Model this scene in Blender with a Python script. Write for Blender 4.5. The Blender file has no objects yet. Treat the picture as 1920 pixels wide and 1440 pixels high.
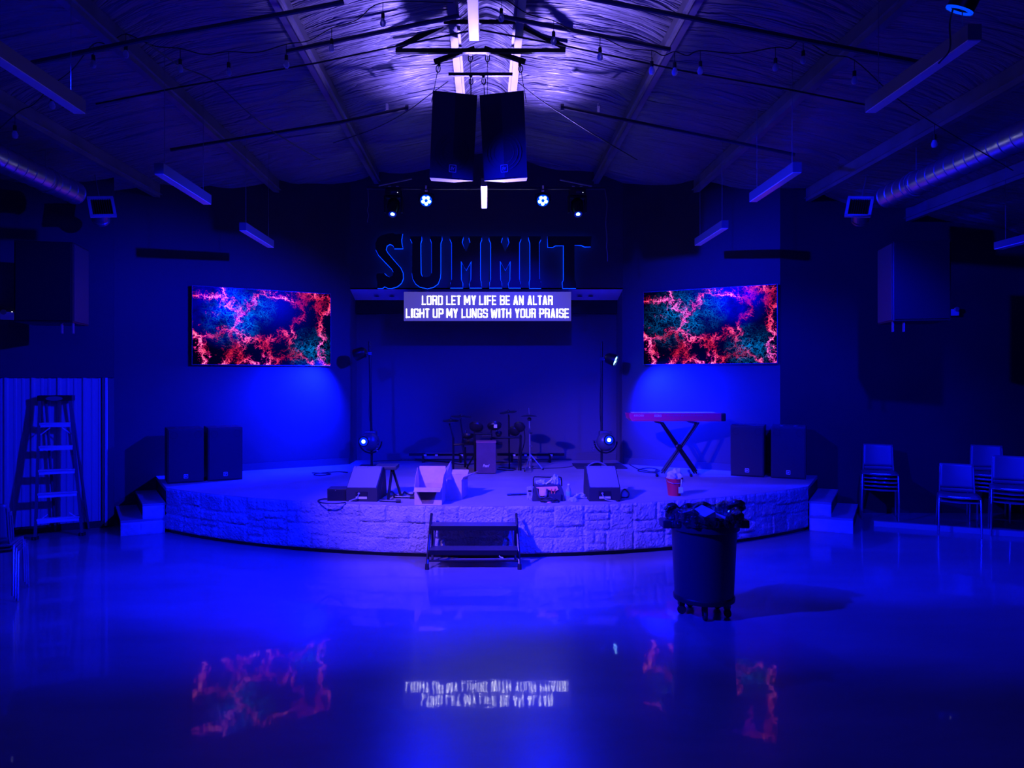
import bpy, bmesh, math, random
from mathutils import Vector, Matrix, noise
random.seed(7)
S = bpy.context.scene
COL = S.collection
PI = math.pi
R = math.radians

# ------------------------------------------------------------------ camera
FP = 1340.0; CX = 912.0; CY = 711.0; CH = 2.05     # focal length in px, vanishing point, lens height
cam = bpy.data.cameras.new('camera'); camo = bpy.data.objects.new('camera', cam); COL.objects.link(camo)
camo.location = (0, 0, CH); camo.rotation_euler = (R(90), 0, 0)
cam.sensor_width = 36; cam.lens = 36*FP/1920
cam.shift_x = 48/1920; cam.shift_y = -9/1920
cam.clip_start = .05; cam.clip_end = 100
S.camera = camo

# ------------------------------------------------------------------ world, exposure
w = bpy.data.worlds.new('world'); S.world = w; w.use_nodes = True
w.node_tree.nodes['Background'].inputs[0].default_value = (0, 0.002, .05, 1)
w.node_tree.nodes['Background'].inputs[1].default_value = .3
S.view_settings.view_transform = 'Standard'; S.view_settings.look = 'None'
S.view_settings.gamma = 1; S.view_settings.exposure = 0; S.view_settings.use_curve_mapping = False

def P(px, py, Y):            # photograph pixel at distance Y -> point in the hall
    return Vector(((px-CX)*Y/FP, Y, CH-(py-CY)*Y/FP))
def G(px, py, h=0.0):        # photograph pixel on a level surface of height h
    Y = (CH-h)*FP/(py-CY); return P(px, py, Y)
ST = .60                     # stage height

# ------------------------------------------------------------------ lamps
BLUE = (.001, .004, 1.0)
VIOL = (.34, .15, 1.0)
def spot(name, loc, target, power, cone, blend=.6, col=BLUE, r=.06):
    l = bpy.data.lights.new(name, 'SPOT'); l.energy = power; l.color = col
    l.spot_size = R(cone); l.spot_blend = blend; l.shadow_soft_size = r
    o = bpy.data.objects.new(name, l); COL.objects.link(o); o.location = loc
    o.rotation_euler = (Vector(target)-Vector(loc)).to_track_quat('-Z', 'Y').to_euler()
    return o
def area(name, loc, target, power, sx, sy, col=BLUE, spread=180):
    l = bpy.data.lights.new(name, 'AREA'); l.energy = power; l.color = col
    l.shape = 'RECTANGLE'; l.size = sx; l.size_y = sy; l.spread = R(spread)
    o = bpy.data.objects.new(name, l); COL.objects.link(o); o.location = loc
    o.rotation_euler = (Vector(target)-Vector(loc)).to_track_quat('-Z', 'Y').to_euler()
    return o
FR = Vector((3.12, 4.72, 4.50)); FL = Vector((-3.12, 4.30, 4.55))   # front of house par lamps
FRs, FLs = FR+Vector((-.08, .1, -.25)), FL
spot('lamp_front_right', FRs, (-3.4, 9.2, 0), 7000, 66, .55, BLUE, .06)
spot('lamp_front_right', FRs+Vector((.25, 0, 0)), (4.2, 9.8, .3), 2600, 66, .6, BLUE, .06)
spot('lamp_front_left', FLs, (.6, 9.7, 0.2), 2300, 42, .9, VIOL, .05)
spot('lamp_front_left', FLs+Vector((.5, 0, 0)), (4.8, 9.7, .3), 6500, 64, .6, BLUE, .06)
spot('lamp_front_left', FLs+Vector((-.4, .2, 0)), (-1.4, 9.2, 0), 4200, 64, .55, BLUE, .06)
spot('lamp_niche_wash', (.98, 8.72, 4.92), (-.1, 12.8, 1.3), 1100, 60, .7, BLUE, .05)
PLx, PRx = P(799, 376, 11.0), P(1018, 376, 11.0)
spot('lamp_par_left', PLx+Vector((0, -.14, -.08)), (-1.2, 7.4, 0), 1100, 78, 1.0, BLUE, .06)
spot('lamp_par_right', PRx+Vector((0, -.14, -.08)), (1.4, 7.4, 0), 1100, 78, 1.0, BLUE, .06)
MHL, MHR = P(736, 402, 10.9), P(1084, 402, 10.9)
spot('lamp_head_left', MHL+Vector((0, -.08, -.08)), (-1.2, 8.2, 0), 500, 40, 1.0, BLUE, .04)
spot('lamp_head_right', MHR+Vector((0, -.08, -.08)), (3.4, 8.2, 0), 500, 40, 1.0, BLUE, .04)
SPL, SPR = P(672, 664, 11.7), P(1148, 678, 11.7)
spot('lamp_stand_left', SPL+Vector((-.20, -.25, -.10)), (-3.25, 11.6, 1.35), 3600, 110, 1.0, BLUE, .05)
spot('lamp_stand_right', SPR+Vector((.18, -.25, -.10)), (3.3, 11.6, 1.35), 3600, 110, 1.0, BLUE, .05)
# added spot at the lyric screen, brightens the roof fabric beyond the screen's own glow
spot('lamp_roof_fill', (0.02, 11.95, 3.2), (0, 7.3, 5.95), 3600, 46, .7, (.22, .15, 1.0), .2)
# added area lamp at the rear, weak unseen fill for the hall
area('lamp_rear_fill', (0, -1, 4.2), (0, 4.5, 0), 70, 4, 1, (.012, .012, 1.0), 170)

# ------------------------------------------------------------------ materials
MATS = {}
def nn(nt, typ, **kw):
    n = nt.nodes.new(typ)
    for k, v in kw.items(): setattr(n, k, v)
    return n
def mat(name, col, rough=.5, metal=0.0, emit=None, es=0.0, bump=None, var=0.0, vs=8, coat=0.0, trans=0.0, alpha=1.0, spec=.5):
    if name in MATS: return MATS[name]
    m = bpy.data.materials.new(name); m.use_nodes = True; MATS[name] = m
    nt = m.node_tree; b = nt.nodes['Principled BSDF']
    b.inputs['Base Color'].default_value = (*col, 1)
    b.inputs['Roughness'].default_value = rough; b.inputs['Metallic'].default_value = metal
    b.inputs['Coat Weight'].default_value = coat; b.inputs['Transmission Weight'].default_value = trans
    b.inputs['Specular IOR Level'].default_value = spec
    if emit:
        b.inputs['Emission Color'].default_value = (*emit, 1); b.inputs['Emission Strength'].default_value = es
    tc = nn(nt, 'ShaderNodeTexCoord')
    if var > 0:
        n = nn(nt, 'ShaderNodeTexNoise'); n.inputs['Scale'].default_value = vs; n.inputs['Detail'].default_value = 6
        nt.links.new(tc.outputs['Object'], n.inputs['Vector'])
        mr = nn(nt, 'ShaderNodeMapRange'); mr.inputs[1].default_value = .3; mr.inputs[2].default_value = .7
        mr.inputs[3].default_value = 1-var; mr.inputs[4].default_value = 1+var
        nt.links.new(n.outputs['Fac'], mr.inputs[0])
        vm = nn(nt, 'ShaderNodeVectorMath', operation='SCALE'); vm.inputs[0].default_value = col
        nt.links.new(mr.outputs[0], vm.inputs['Scale']); nt.links.new(vm.outputs[0], b.inputs['Base Color'])
    if bump:
        n = nn(nt, 'ShaderNodeTexNoise'); n.inputs['Scale'].default_value = bump[0]; n.inputs['Detail'].default_value = 5
        nt.links.new(tc.outputs['Object'], n.inputs['Vector'])
        bp = nn(nt, 'ShaderNodeBump'); bp.inputs['Strength'].default_value = bump[1]; bp.inputs['Distance'].default_value = bump[2]
        nt.links.new(n.outputs['Fac'], bp.inputs['Height']); nt.links.new(bp.outputs[0], b.inputs['Normal'])
    return m
M_wall = mat('black_wall_paint', (.032, .032, .036), .55, bump=(60, .3, .002), var=.12, vs=1.3)
M_niche = mat('niche_wall_paint', (.10, .092, .10), .6, bump=(60, .3, .002))
M_head = mat('header_wall_paint', (.05, .05, .055), .6)
M_black = mat('black_plastic', (.012, .012, .014), .4)
M_blackm = mat('black_metal', (.012, .012, .014), .35, .3)
M_bbox = mat('black_speaker_paint', (.018, .018, .022), .55, bump=(220, .5, .001))
M_grille = mat('speaker_grille', (.028, .028, .034), .45, .2, bump=(400, .6, .001))
M_chrome = mat('chrome', (.75, .75, .78), .18, 1)
M_steel = mat('galvanised_steel', (.5, .5, .55), .32, .9, var=.15, vs=5)
M_purlin = mat('purlin_steel', (.24, .23, .24), .45, .4, var=.2, vs=3)
M_white = mat('white_plastic', (.75, .75, .75), .5)
M_diff = mat('fixture_diffuser', (.95, .95, .95), .25)
M_fix = mat('fixture_body', (.16, .16, .17), .4)
M_cardb = mat('cardboard', (.62, .44, .30), .8, var=.08, vs=12)
M_carpet = mat('stage_carpet', (.30, .26, .27), .95, bump=(260, .9, .004), var=.10, vs=2.2)
M_kick = mat('dark_kick_strip', (.015, .015, .016), .5)
M_red = mat('red_keyboard_shell', (.90, .02, .16), .35)
M_pink = mat('red_bucket', (.75, .02, .05), .45)
M_rubber = mat('black_rubber', (.01, .01, .01), .7)
M_can = mat('dark_grey_bin_plastic', (.035, .035, .04), .42)
M_bag = mat('black_bin_liner', (.01, .01, .012), .16, bump=(26, 1.0, .03), coat=.6)
M_chair = mat('grey_chair_shell', (.11, .11, .125), .38)
M_navy = mat('tool_bag_canvas', (.02, .02, .035), .8)
M_orange = mat('orange_canvas', (.95, .34, .12), .7)
M_lab = mat('label_white', (.85, .85, .9), .6)
M_alu = mat('aluminium_step', (.72, .72, .76), .4, .15)
M_fibre = mat('ladder_rail_fibreglass', (.045, .05, .07), .5)
M_strip = mat('pale_light_strip', (.34, .31, .28), .5)  # pale tone of the strip that stands for light on the floor
M_cym = mat('rubber_cymbal', (.012, .012, .014), .35)
M_maroon = mat('maroon_wood', (.12, .05, .07), .45)
M_glassy = mat('clear_bulb_glass', (.85, .88, 1.0), .04, trans=.55)
M_bottle = mat('clear_bottle_plastic', (.7, .75, .85), .12, trans=.7)
M_film = mat('clear_plastic_film', (.55, .6, .8), .15, trans=.35, bump=(40, 1, .01))
M_lblue = mat('blue_label', (.15, .45, .8), .5)
M_green = mat('pale_green_plastic', (.45, .85, .5), .5)
M_cloth = mat('white_rags', (.6, .62, .7), .7)
M_lens = mat('lit_blue_white_lens', (.2, .4, 1), .3, emit=(.30, .72, 1.0), es=5)
M_ring = mat('lit_blue_ring', (.0, .05, .5), .3, emit=(.0, .06, 1.0), es=1.0)
M_ringdim = mat('dim_blue_lens', (.0, .02, .3), .3, emit=(.0, .02, 1.0), es=.16)
M_halo = mat('blue_letter_backlight', (.0, .02, .2), .5, emit=(.0, .035, 1.0), es=5.0)
M_text = mat('white_lit_lettering', (.9, .9, .9), .5, emit=(1.0, .97, .86), es=3.6)
M_led = mat('led_panel_face', (.10, .09, .16), .35, emit=(.09, .07, .42), es=.75)
M_letter = mat('black_letter_face', (.008, .008, .01), .5)
M_soffit = mat('soffit_paint', (.70, .66, .72), .6)
M_tv = mat('tv_bezel', (.08, .08, .09), .3, .5)
M_wire = mat('black_cable', (.015, .015, .017), .5)
M_wire2 = mat('grey_cable', (.2, .2, .22), .5)

def floor_mat():
    m = bpy.data.materials.new('polished_concrete'); m.use_nodes = True
    nt = m.node_tree; b = nt.nodes['Principled BSDF']
    tc = nn(nt, 'ShaderNodeTexCoord')
    mp = nn(nt, 'ShaderNodeMapping'); mp.inputs['Scale'].default_value = (.35, 1.0, 1)
    nt.links.new(tc.outputs['Object'], mp.inputs[0])
    n = nn(nt, 'ShaderNodeTexNoise'); n.inputs['Scale'].default_value = 1.3; n.inputs['Detail'].default_value = 8; n.inputs['Roughness'].default_value = .6
    nt.links.new(mp.outputs[0], n.inputs['Vector'])
    cr = nn(nt, 'ShaderNodeValToRGB'); e = cr.color_ramp.elements
    e[0].position = .3; e[0].color = (.17, .165, .16, 1); e[1].position = .72; e[1].color = (.27, .26, .25, 1)
    nt.links.new(n.outputs['Fac'], cr.inputs[0]); nt.links.new(cr.outputs[0], b.inputs['Base Color'])
    b.inputs['Roughness'].default_value = .30
    b.inputs['Coat Weight'].default_value = .62; b.inputs['Coat Roughness'].default_value = .035; b.inputs['Specular IOR Level'].default_value = .35; b.inputs['Coat IOR'].default_value = 1.5
    n2 = nn(nt, 'ShaderNodeTexNoise'); n2.inputs['Scale'].default_value = 2.2; n2.inputs['Detail'].default_value = 3
    nt.links.new(tc.outputs['Object'], n2.inputs['Vector'])
    n3 = nn(nt, 'ShaderNodeTexNoise'); n3.inputs['Scale'].default_value = 22; n3.inputs['Detail'].default_value = 2
    nt.links.new(tc.outputs['Object'], n3.inputs['Vector'])
    ad = nn(nt, 'ShaderNodeMath', operation='MULTIPLY_ADD'); ad.inputs[1].default_value = .05
    nt.links.new(n3.outputs['Fac'], ad.inputs[0]); nt.links.new(n2.outputs['Fac'], ad.inputs[2])
    bp = nn(nt, 'ShaderNodeBump'); bp.inputs['Strength'].default_value = .35; bp.inputs['Distance'].default_value = .003
    nt.links.new(ad.outputs[0], bp.inputs['Height'])
    nt.links.new(bp.outputs[0], b.inputs['Coat Normal']); nt.links.new(bp.outputs[0], b.inputs['Normal'])
    return m
M_floor = floor_mat()

def stone_mat():
    m = mat('cut_limestone', (.42, .39, .36), .85, var=.25, vs=5, bump=(38, 1.0, .035))
    return m
M_stone = stone_mat()

def fabric_mat():
    m = bpy.data.materials.new('draped_roof_fabric'); m.use_nodes = True
    nt = m.node_tree; b = nt.nodes['Principled BSDF']
    b.inputs['Base Color'].default_value = (.19, .175, .19, 1); b.inputs['Roughness'].default_value = .42
    uv = nn(nt, 'ShaderNodeUVMap'); uv.uv_map = 'UVMap'
    hs = None
    for (sx, sy, sc, det, wt) in ((.9, 6.5, 1.0, 3, 1.0), (.5, 16, 1.0, 3, .30)):
        mp = nn(nt, 'ShaderNodeMapping'); mp.inputs['Scale'].default_value = (sx, sy, 1)
        nt.links.new(uv.outputs[0], mp.inputs[0])
        n = nn(nt, 'ShaderNodeTexNoise'); n.inputs['Scale'].default_value = sc; n.inputs['Detail'].default_value = det
        n.inputs['Distortion'].default_value = .5; n.inputs['Roughness'].default_value = .45
        nt.links.new(mp.outputs[0], n.inputs['Vector'])
        a = nn(nt, 'ShaderNodeMath', operation='SUBTRACT'); a.inputs[1].default_value = .5; nt.links.new(n.outputs['Fac'], a.inputs[0])
        c = nn(nt, 'ShaderNodeMath', operation='ABSOLUTE'); nt.links.new(a.outputs[0], c.inputs[0])
        p = nn(nt, 'ShaderNodeMath', operation='POWER'); p.inputs[1].default_value = .6; nt.links.new(c.outputs[0], p.inputs[0])
        k = nn(nt, 'ShaderNodeMath', operation='MULTIPLY'); k.inputs[1].default_value = wt; nt.links.new(p.outputs[0], k.inputs[0])
        if hs is None: hs = k
        else:
            s = nn(nt, 'ShaderNodeMath', operation='ADD'); nt.links.new(hs.outputs[0], s.inputs[0]); nt.links.new(k.outputs[0], s.inputs[1]); hs = s
    bp = nn(nt, 'ShaderNodeBump'); bp.inputs['Strength'].default_value = 1.0; bp.inputs['Distance'].default_value = .075
    nt.links.new(hs.outputs[0], bp.inputs['Height']); nt.links.new(bp.outputs[0], b.inputs['Normal'])
    return m
M_fab = fabric_mat()

def screen_mat(name, seed, bx):
    """glowing picture: tangled red filaments with blue and cyan clouds on black"""
    m = bpy.data.materials.new(name); m.use_nodes = True
    nt = m.node_tree; b = nt.nodes['Principled BSDF']
    b.inputs['Base Color'].default_value = (.002, .002, .003, 1); b.inputs['Roughness'].default_value = .2; b.inputs['Specular IOR Level'].default_value = .03
    L = nt.links.new
    def math_(op, a, c=None, v=None):
        n = nn(nt, 'ShaderNodeMath', operation=op); L(a, n.inputs[0])
        if c is not None: L(c, n.inputs[1])
        if v is not None: n.inputs[1].default_value = v
        return n.outputs[0]
    def mr(a, f0, f1, t0=0., t1=1.):
        n = nn(nt, 'ShaderNodeMapRange'); L(a, n.inputs[0])
        for i, v in enumerate((f0, f1, t0, t1)): n.inputs[i+1].default_value = v
        n.clamp = True; return n.outputs[0]
    uv = nn(nt, 'ShaderNodeUVMap'); uv.uv_map = 'UVMap'
    mp = nn(nt, 'ShaderNodeMapping'); mp.inputs['Location'].default_value = (seed, seed*.7, 0); L(uv.outputs[0], mp.inputs[0])
    wn = nn(nt, 'ShaderNodeTexNoise'); wn.inputs['Scale'].default_value = 3.2; wn.inputs['Detail'].default_value = 7; wn.inputs['Roughness'].default_value = .65
    L(mp.outputs[0], wn.inputs['Vector'])
    sub = nn(nt, 'ShaderNodeVectorMath', operation='SUBTRACT'); sub.inputs[1].default_value = (.5, .5, .5); L(wn.outputs['Color'], sub.inputs[0])
    sc = nn(nt, 'ShaderNodeVectorMath', operation='SCALE'); sc.inputs['Scale'].default_value = .55; L(sub.outputs[0], sc.inputs[0])
    ad = nn(nt, 'ShaderNodeVectorMath', operation='ADD'); L(mp.outputs[0], ad.inputs[0]); L(sc.outputs[0], ad.inputs[1])
    def vein(scale, w, vec):
        v = nn(nt, 'ShaderNodeTexVoronoi', feature='DISTANCE_TO_EDGE'); v.inputs['Scale'].default_value = scale; L(vec, v.inputs['Vector'])
        return mr(v.outputs['Distance'], 0, w, 1, 0)
    big = math_('POWER', vein(1.9, .20, ad.outputs[0]), v=1.5)      # broad web that the filaments follow
    f1 = math_('POWER', vein(9, .09, ad.outputs[0]), v=2)
    f2 = math_('POWER', vein(21, .13, ad.outputs[0]), v=2)
    f3 = math_('POWER', vein(1.9, .028, ad.outputs[0]), v=1.5)
    def ridge(scale, w_, dist):
        n = nn(nt, 'ShaderNodeTexNoise'); n.inputs['Scale'].default_value = scale; n.inputs['Detail'].default_value = 5; n.inputs['Distortion'].default_value = dist; L(mp.outputs[0], n.inputs['Vector'])
        return mr(math_('ABSOLUTE', math_('SUBTRACT', n.outputs['Fac'], v=.5)), 0, w_, 1, 0)
    r1 = ridge(5.0, .014, .6); r2 = ridge(9, .022, 1.2); r3 = ridge(24, .06, .8)
    rid = math_('ADD', math_('MULTIPLY', r1, v=1.3), math_('ADD', math_('MULTIPLY', r2, v=.95), math_('MULTIPLY', r3, v=.35)))
    f = math_('ADD', math_('ADD', math_('MULTIPLY', f1, v=.7), math_('MULTIPLY', f2, v=.25)), rid); f = math_('MULTIPLY', f, big); f = math_('ADD', f, math_('MULTIPLY', f3, v=.5))
    gl = math_('MULTIPLY', math_('POWER', big, v=2.5), v=.14)
    red = mr(math_('ADD', f, gl), .20, 1.0, 0, 1.15)
    # large masks
    mn = nn(nt, 'ShaderNodeTexNoise'); mn.inputs['Scale'].default_value = 1.9; mn.inputs['Detail'].default_value = 2
    mp2 = nn(nt, 'ShaderNodeMapping'); mp2.inputs['Location'].default_value = (seed+4.3, 2.1, 0); L(uv.outputs[0], mp2.inputs[0]); L(mp2.outputs[0], mn.inputs['Vector'])
    red = math_('MULTIPLY', red, mr(mn.outputs['Fac'], .38, .56, .25, 1.15))
    sx = nn(nt, 'ShaderNodeSeparateXYZ'); L(uv.outputs[0], sx.inputs[0])
    def blob(x, y, r):
        vd = nn(nt, 'ShaderNodeVectorMath', operation='DISTANCE'); L(uv.outputs[0], vd.inputs[0]); vd.inputs[1].default_value = (x, y, 0)
        return mr(vd.outputs['Value'], r*.1, r, 1, 0)
    bl = math_('ADD', math_('ADD', blob(*bx[0]), blob(*bx[1])), blob(*bx[2]))
    wisp = mr(wn.outputs['Fac'], .40, .62, .15, 1.0)
    cyan = math_('MULTIPLY', math_('MULTIPLY', bl, wisp), math_('ADD', math_('MULTIPLY', f2, v=.6), mr(f1, 0, 1, .0, .9)))
    blue = math_('MULTIPLY', math_('POWER', blob(*bx[3]), v=1.4), mr(wn.outputs['Fac'], .35, .58, .12, 1))
    comb = nn(nt, 'ShaderNodeCombineXYZ')
    red2 = math_('MULTIPLY', red, math_('SUBTRACT', mr(red, 0, 1, 1.25, 1.3), math_('MULTIPLY', bl, v=.55)))
    L(red2, comb.inputs[0])
    g = math_('ADD', math_('MULTIPLY', cyan, v=.30), math_('MULTIPLY', math_('POWER', red2, v=3), v=.07)); L(g, comb.inputs[1])
    pink = math_('MULTIPLY', red2, mr(mn.outputs['Fac'], .42, .62, .06, .5))
    bch = math_('ADD', math_('ADD', math_('MULTIPLY', cyan, v=1.0), math_('MULTIPLY', blue, v=1.0)), pink); L(bch, comb.inputs[2])
    L(comb.outputs[0], b.inputs['Emission Color']); b.inputs['Emission Strength'].default_value = 1.15
    return m

# ------------------------------------------------------------------ mesh helpers
def NB(): return bmesh.new()
def rotm(rx=0, ry=0, rz=0): return Matrix.Rotation(rz, 4, 'Z') @ Matrix.Rotation(ry, 4, 'Y') @ Matrix.Rotation(rx, 4, 'X')
def box(bm, c, s, rot=None, bev=0.0):
    tb = bmesh.new(); bmesh.ops.create_cube(tb, size=1)
    bmesh.ops.scale(tb, vec=Vector(s), verts=tb.verts)
    if bev > 0: bmesh.ops.bevel(tb, geom=list(tb.edges), offset=bev, segments=2, affect='EDGES', profile=.7)
    M = Matrix.Translation(Vector(c)) @ (rot if rot is not None else Matrix.Identity(4))
    return merge(bm, tb, M)
def merge(bm, tb, M=None):
    if M is not None: bmesh.ops.transform(tb, matrix=M, verts=tb.verts)
    me = bpy.data.meshes.new('tmp'); tb.to_mesh(me); tb.free(); bm.from_mesh(me); bpy.data.meshes.remove(me)
    return bm
def tube(bm, pts, r, seg=8, cap=True, closed=False):
    pts = [Vector(p) for p in pts]; n = len(pts); rings = []
    prev = None
    for i, p in enumerate(pts):
        if closed: d = pts[(i+1) % n]-pts[i-1]
        else: d = pts[min(i+1, n-1)]-pts[max(i-1, 0)]
        if d.length < 1e-9: d = Vector((0, 0, 1))
        d.normalize()
        if prev is None:
            a = Vector((0, 0, 1)) if abs(d.z) < .9 else Vector((1, 0, 0)); u = d.cross(a).normalized()
        else:
            u = prev - d*prev.dot(d)
            u = u.normalized() if u.length > 1e-6 else d.orthogonal().normalized()
        prev = u; v = d.cross(u)
        rr = r[i] if isinstance(r, (list, tuple)) else r
        rings.append([bm.verts.new(p+(u*math.cos(2*PI*k/seg)+v*math.sin(2*PI*k/seg))*rr) for k in range(seg)])
    m = n if closed else n-1
    for i in range(m):
        A, B = rings[i], rings[(i+1) % n]
        for k in range(seg): bm.faces.new((A[k], A[(k+1) % seg], B[(k+1) % seg], B[k]))
    if cap and not closed:
        bm.faces.new(list(reversed(rings[0]))); bm.faces.new(rings[-1])
    return bm
def lathe(bm, prof, seg=32, M=None, wob=None, cap=True):
    if abs(prof[0][1]-prof[-1][1]) < 1e-6 and prof[0][0] > 1e-5 and prof[-1][0] > 1e-5: cap = False
    tb = bmesh.new(); rings = []
    for (r, z) in prof:
        rings.append([tb.verts.new(((r+(wob(k/seg, z) if wob else 0))*math.cos(2*PI*k/seg), (r+(wob(k/seg, z) if wob else 0))*math.sin(2*PI*k/seg), z)) for k in range(seg)])
    for i in range(len(rings)-1):
        for k in range(seg): tb.faces.new((rings[i][k], rings[i][(k+1) % seg], rings[i+1][(k+1) % seg], rings[i+1][k]))
    if cap and prof[0][0] > 1e-5: tb.faces.new(list(reversed(rings[0])))
    if cap and prof[-1][0] > 1e-5: tb.faces.new(rings[-1])
    bmesh.ops.remove_doubles(tb, verts=tb.verts, dist=1e-6)
    return merge(bm, tb, M)
def prism(bm, poly, h, M=None):
    """polygon in XY extruded along +Z by h"""
    tb = bmesh.new(); a = [tb.verts.new((x, y, 0)) for x, y in poly]; b = [tb.verts.new((x, y, h)) for x, y in poly]
    n = len(poly)
    tb.faces.new(list(reversed(a))); tb.faces.new(b)
    for i in range(n): tb.faces.new((a[i], a[(i+1) % n], b[(i+1) % n], b[i]))
    tb.normal_update()
    bmesh.ops.triangulate(tb, faces=[f for f in tb.faces if len(f.verts) > 4])
    bmesh.ops.recalc_face_normals(tb, faces=tb.faces)
    return merge(bm, tb, M)
def ball(bm, c, r, s=(1, 1, 1), seg=16):
    tb = bmesh.new(); bmesh.ops.create_uvsphere(tb, u_segments=seg, v_segments=max(6, seg//2), radius=r)
    bmesh.ops.scale(tb, vec=Vector(s), verts=tb.verts)
    return merge(bm, tb, Matrix.Translation(Vector(c)))
def along(a, b):
    """matrix whose Z runs from a to b"""
    a, b = Vector(a), Vector(b)
    return Matrix.Translation(a) @ (b-a).to_track_quat('Z', 'Y').to_matrix().to_4x4()
def spline(pts, n=8):
    pts = [Vector(p) for p in pts]; out = []
    q = [pts[0]*2-pts[1]]+pts+[pts[-1]*2-pts[-2]]
    for i in range(1, len(q)-2):
        for k in range(n):
            t = k/n; a, b, c, d = q[i-1], q[i], q[i+1], q[i+2]
            out.append(.5*((2*b)+(c-a)*t+(2*a-5*b+4*c-d)*t*t+(3*b-a-3*c+d)*t**3))
    out.append(pts[-1]); return out

def obj(name, bm, m, parent=None, world=False, smooth=False, angle=35):
    me = bpy.data.meshes.new(name)
    if world and parent is not None:
        r = parent
        Mw = Matrix.Identity(4)
        while r is not None:
            Mw = (Matrix.Translation(r.location) @ r.rotation_euler.to_matrix().to_4x4()) @ Mw; r = r.parent
        bmesh.ops.transform(bm, matrix=Mw.inverted(), verts=bm.verts)
    bm.to_mesh(me); bm.free(); me.materials.append(m)
    if smooth:
        for p in me.polygons: p.use_smooth = True
        try: me.set_sharp_from_angle(angle=R(angle))
        except Exception: pass
    o = bpy.data.objects.new(name, me); COL.objects.link(o)
    if parent is not None: o.parent = parent
    return o
def thing(name, label, cat, loc=(0, 0, 0), rotz=0, group=None, rot=None):
    o = bpy.data.objects.new(name, None); COL.objects.link(o)
    o.empty_display_size = .1; o.location = loc; o.rotation_euler = rot if rot else (0, 0, rotz)
    o['label'] = label; o['category'] = cat
    if group: o['group'] = group
    return o
def tag(o, label, cat, group=None, kind=None):
    o['label'] = label; o['category'] = cat
    if group: o['group'] = group
    if kind: o['kind'] = kind
    return o
def struct(name, bm, m, smooth=False):
    o = obj(name, bm, m, smooth=smooth); o['kind'] = 'structure'; return o
def dup(root, label=None, loc=None, rotz=None, group=None):
    def rec(o, par):
        c = o.copy(); COL.objects.link(c); c.parent = par
        for ch in [x for x in CH_[o.name]]: rec(ch, c)
        return c
    CH_ = {}
    def walk(o):
        CH_[o.name] = list(o.children)
        for x in o.children: walk(x)
    walk(root)
    r = rec(root, None)
    if label: r['label'] = label
    if group: r['group'] = group
    if loc is not None: r.location = loc
    if rotz is not None: r.rotation_euler = (0, 0, rotz)
    return r

# ------------------------------------------------------------------ the hall shell
RZ = lambda x: 5.75-.2*abs(x)            # underside of purlins
C30, S30 = math.cos(R(30)), math.sin(R(30))
JX, JY = 2.33, 12.2                       # niche jamb corner
bm = NB(); box(bm, (.5, 3.5, -.1), (19, 19.6, .2)); struct('floor', bm, M_floor)

def wallseg(bm, a, b, z0=0., z1=5.9, t=.15, side=1):
    a, b = Vector((a[0], a[1], 0)), Vector((b[0], b[1], 0)); d = (b-a).normalized(); nrm = Vector((-d.y, d.x, 0))*side
    q = [a, b, b+nrm*t, a+nrm*t]
    vs = [bm.verts.new((p.x, p.y, z)) for z in (z0, z1) for p in q]
    for f in ((0, 1, 2, 3), (7, 6, 5, 4), (0, 4, 5, 1), (1, 5, 6, 2), (2, 6, 7, 3), (3, 7, 4, 0)): bm.faces.new([vs[i] for i in f])
LW = [(-JX, JY), (-5.75, 12.2-.577*(5.75-2.33)), (-5.2, 9.98)]
bm = NB()
wallseg(bm, LW[1], LW[0], z1=6.0, side=1); wallseg(bm, (-5.2, 9.98), (-5.5, 10.33), z1=5.4, side=1)
bmesh.ops.recalc_face_normals(bm, faces=bm.faces); struct('wall_left', bm, M_wall)
# left side wall: black above, bare ribbed metal sheet below
A, B = Vector((-7.7, 8.73, 0)), Vector((-5.2, 9.98, 0)); dAB = (B-A).normalized(); nAB = Vector((dAB.y, -dAB.x, 0))
bm = NB(); wallseg(bm, A+nAB*.04, B+nAB*.04, z0=2.07, z1=5.2, t=.2, side=1); wallseg(bm, A, B, z0=0, z1=2.07, t=-.02-.1, side=-1)
wallseg(bm, (-7.7, -6.2), (-7.7, 8.8), z1=5.2, side=1)
bmesh.ops.recalc_face_normals(bm, faces=bm.faces); struct('wall_left_side', bm, M_wall)
bm = NB(); L_ = (B-A).length; prof = []; x = 0.
k = 0
while x < L_-.12:
    # major rib every 0.30 m, two small ones between
    for dx, dy in ((0, 0), (.02, .032), (.045, .032), (.065, 0), (.115, 0), (.125, .008), (.145, .008), (.155, 0), (.20, 0), (.21, .008), (.23, .008), (.24, 0)):
        if x+dx < L_-.12: prof.append((x+dx, dy))
    x += .30
vb = []
for z in (.09, 2.07):
    vb.append([bm.verts.new(A+dAB*px+nAB*(.002+py)+Vector((0, 0, z))) for px, py in prof])
for i in range(len(prof)-1): bm.faces.new((vb[0][i], vb[0][i+1], vb[1][i+1], vb[1][i]))
M_corr = mat('ribbed_metal_sheet', (.42, .42, .46), .38, .35)
tag(obj('ribbed_metal_panel', bm, M_corr), 'ribbed bare metal sheet panel on the left wall behind the ladder', 'wall panel')
bm = NB(); tube(bm, [B-dAB*.1+nAB*.03+Vector((0, 0, .02)), B-dAB*.1+nAB*.03+Vector((0, 0, 2.07))], .022, 6); struct('trim_1', bm, M_corr)
bm = NB(); wallseg(bm, A+nAB*.006, B-dAB*.1+nAB*.006, z0=0, z1=.09, t=-.03, side=1); struct('baseboard_left', bm, M_kick)

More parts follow.
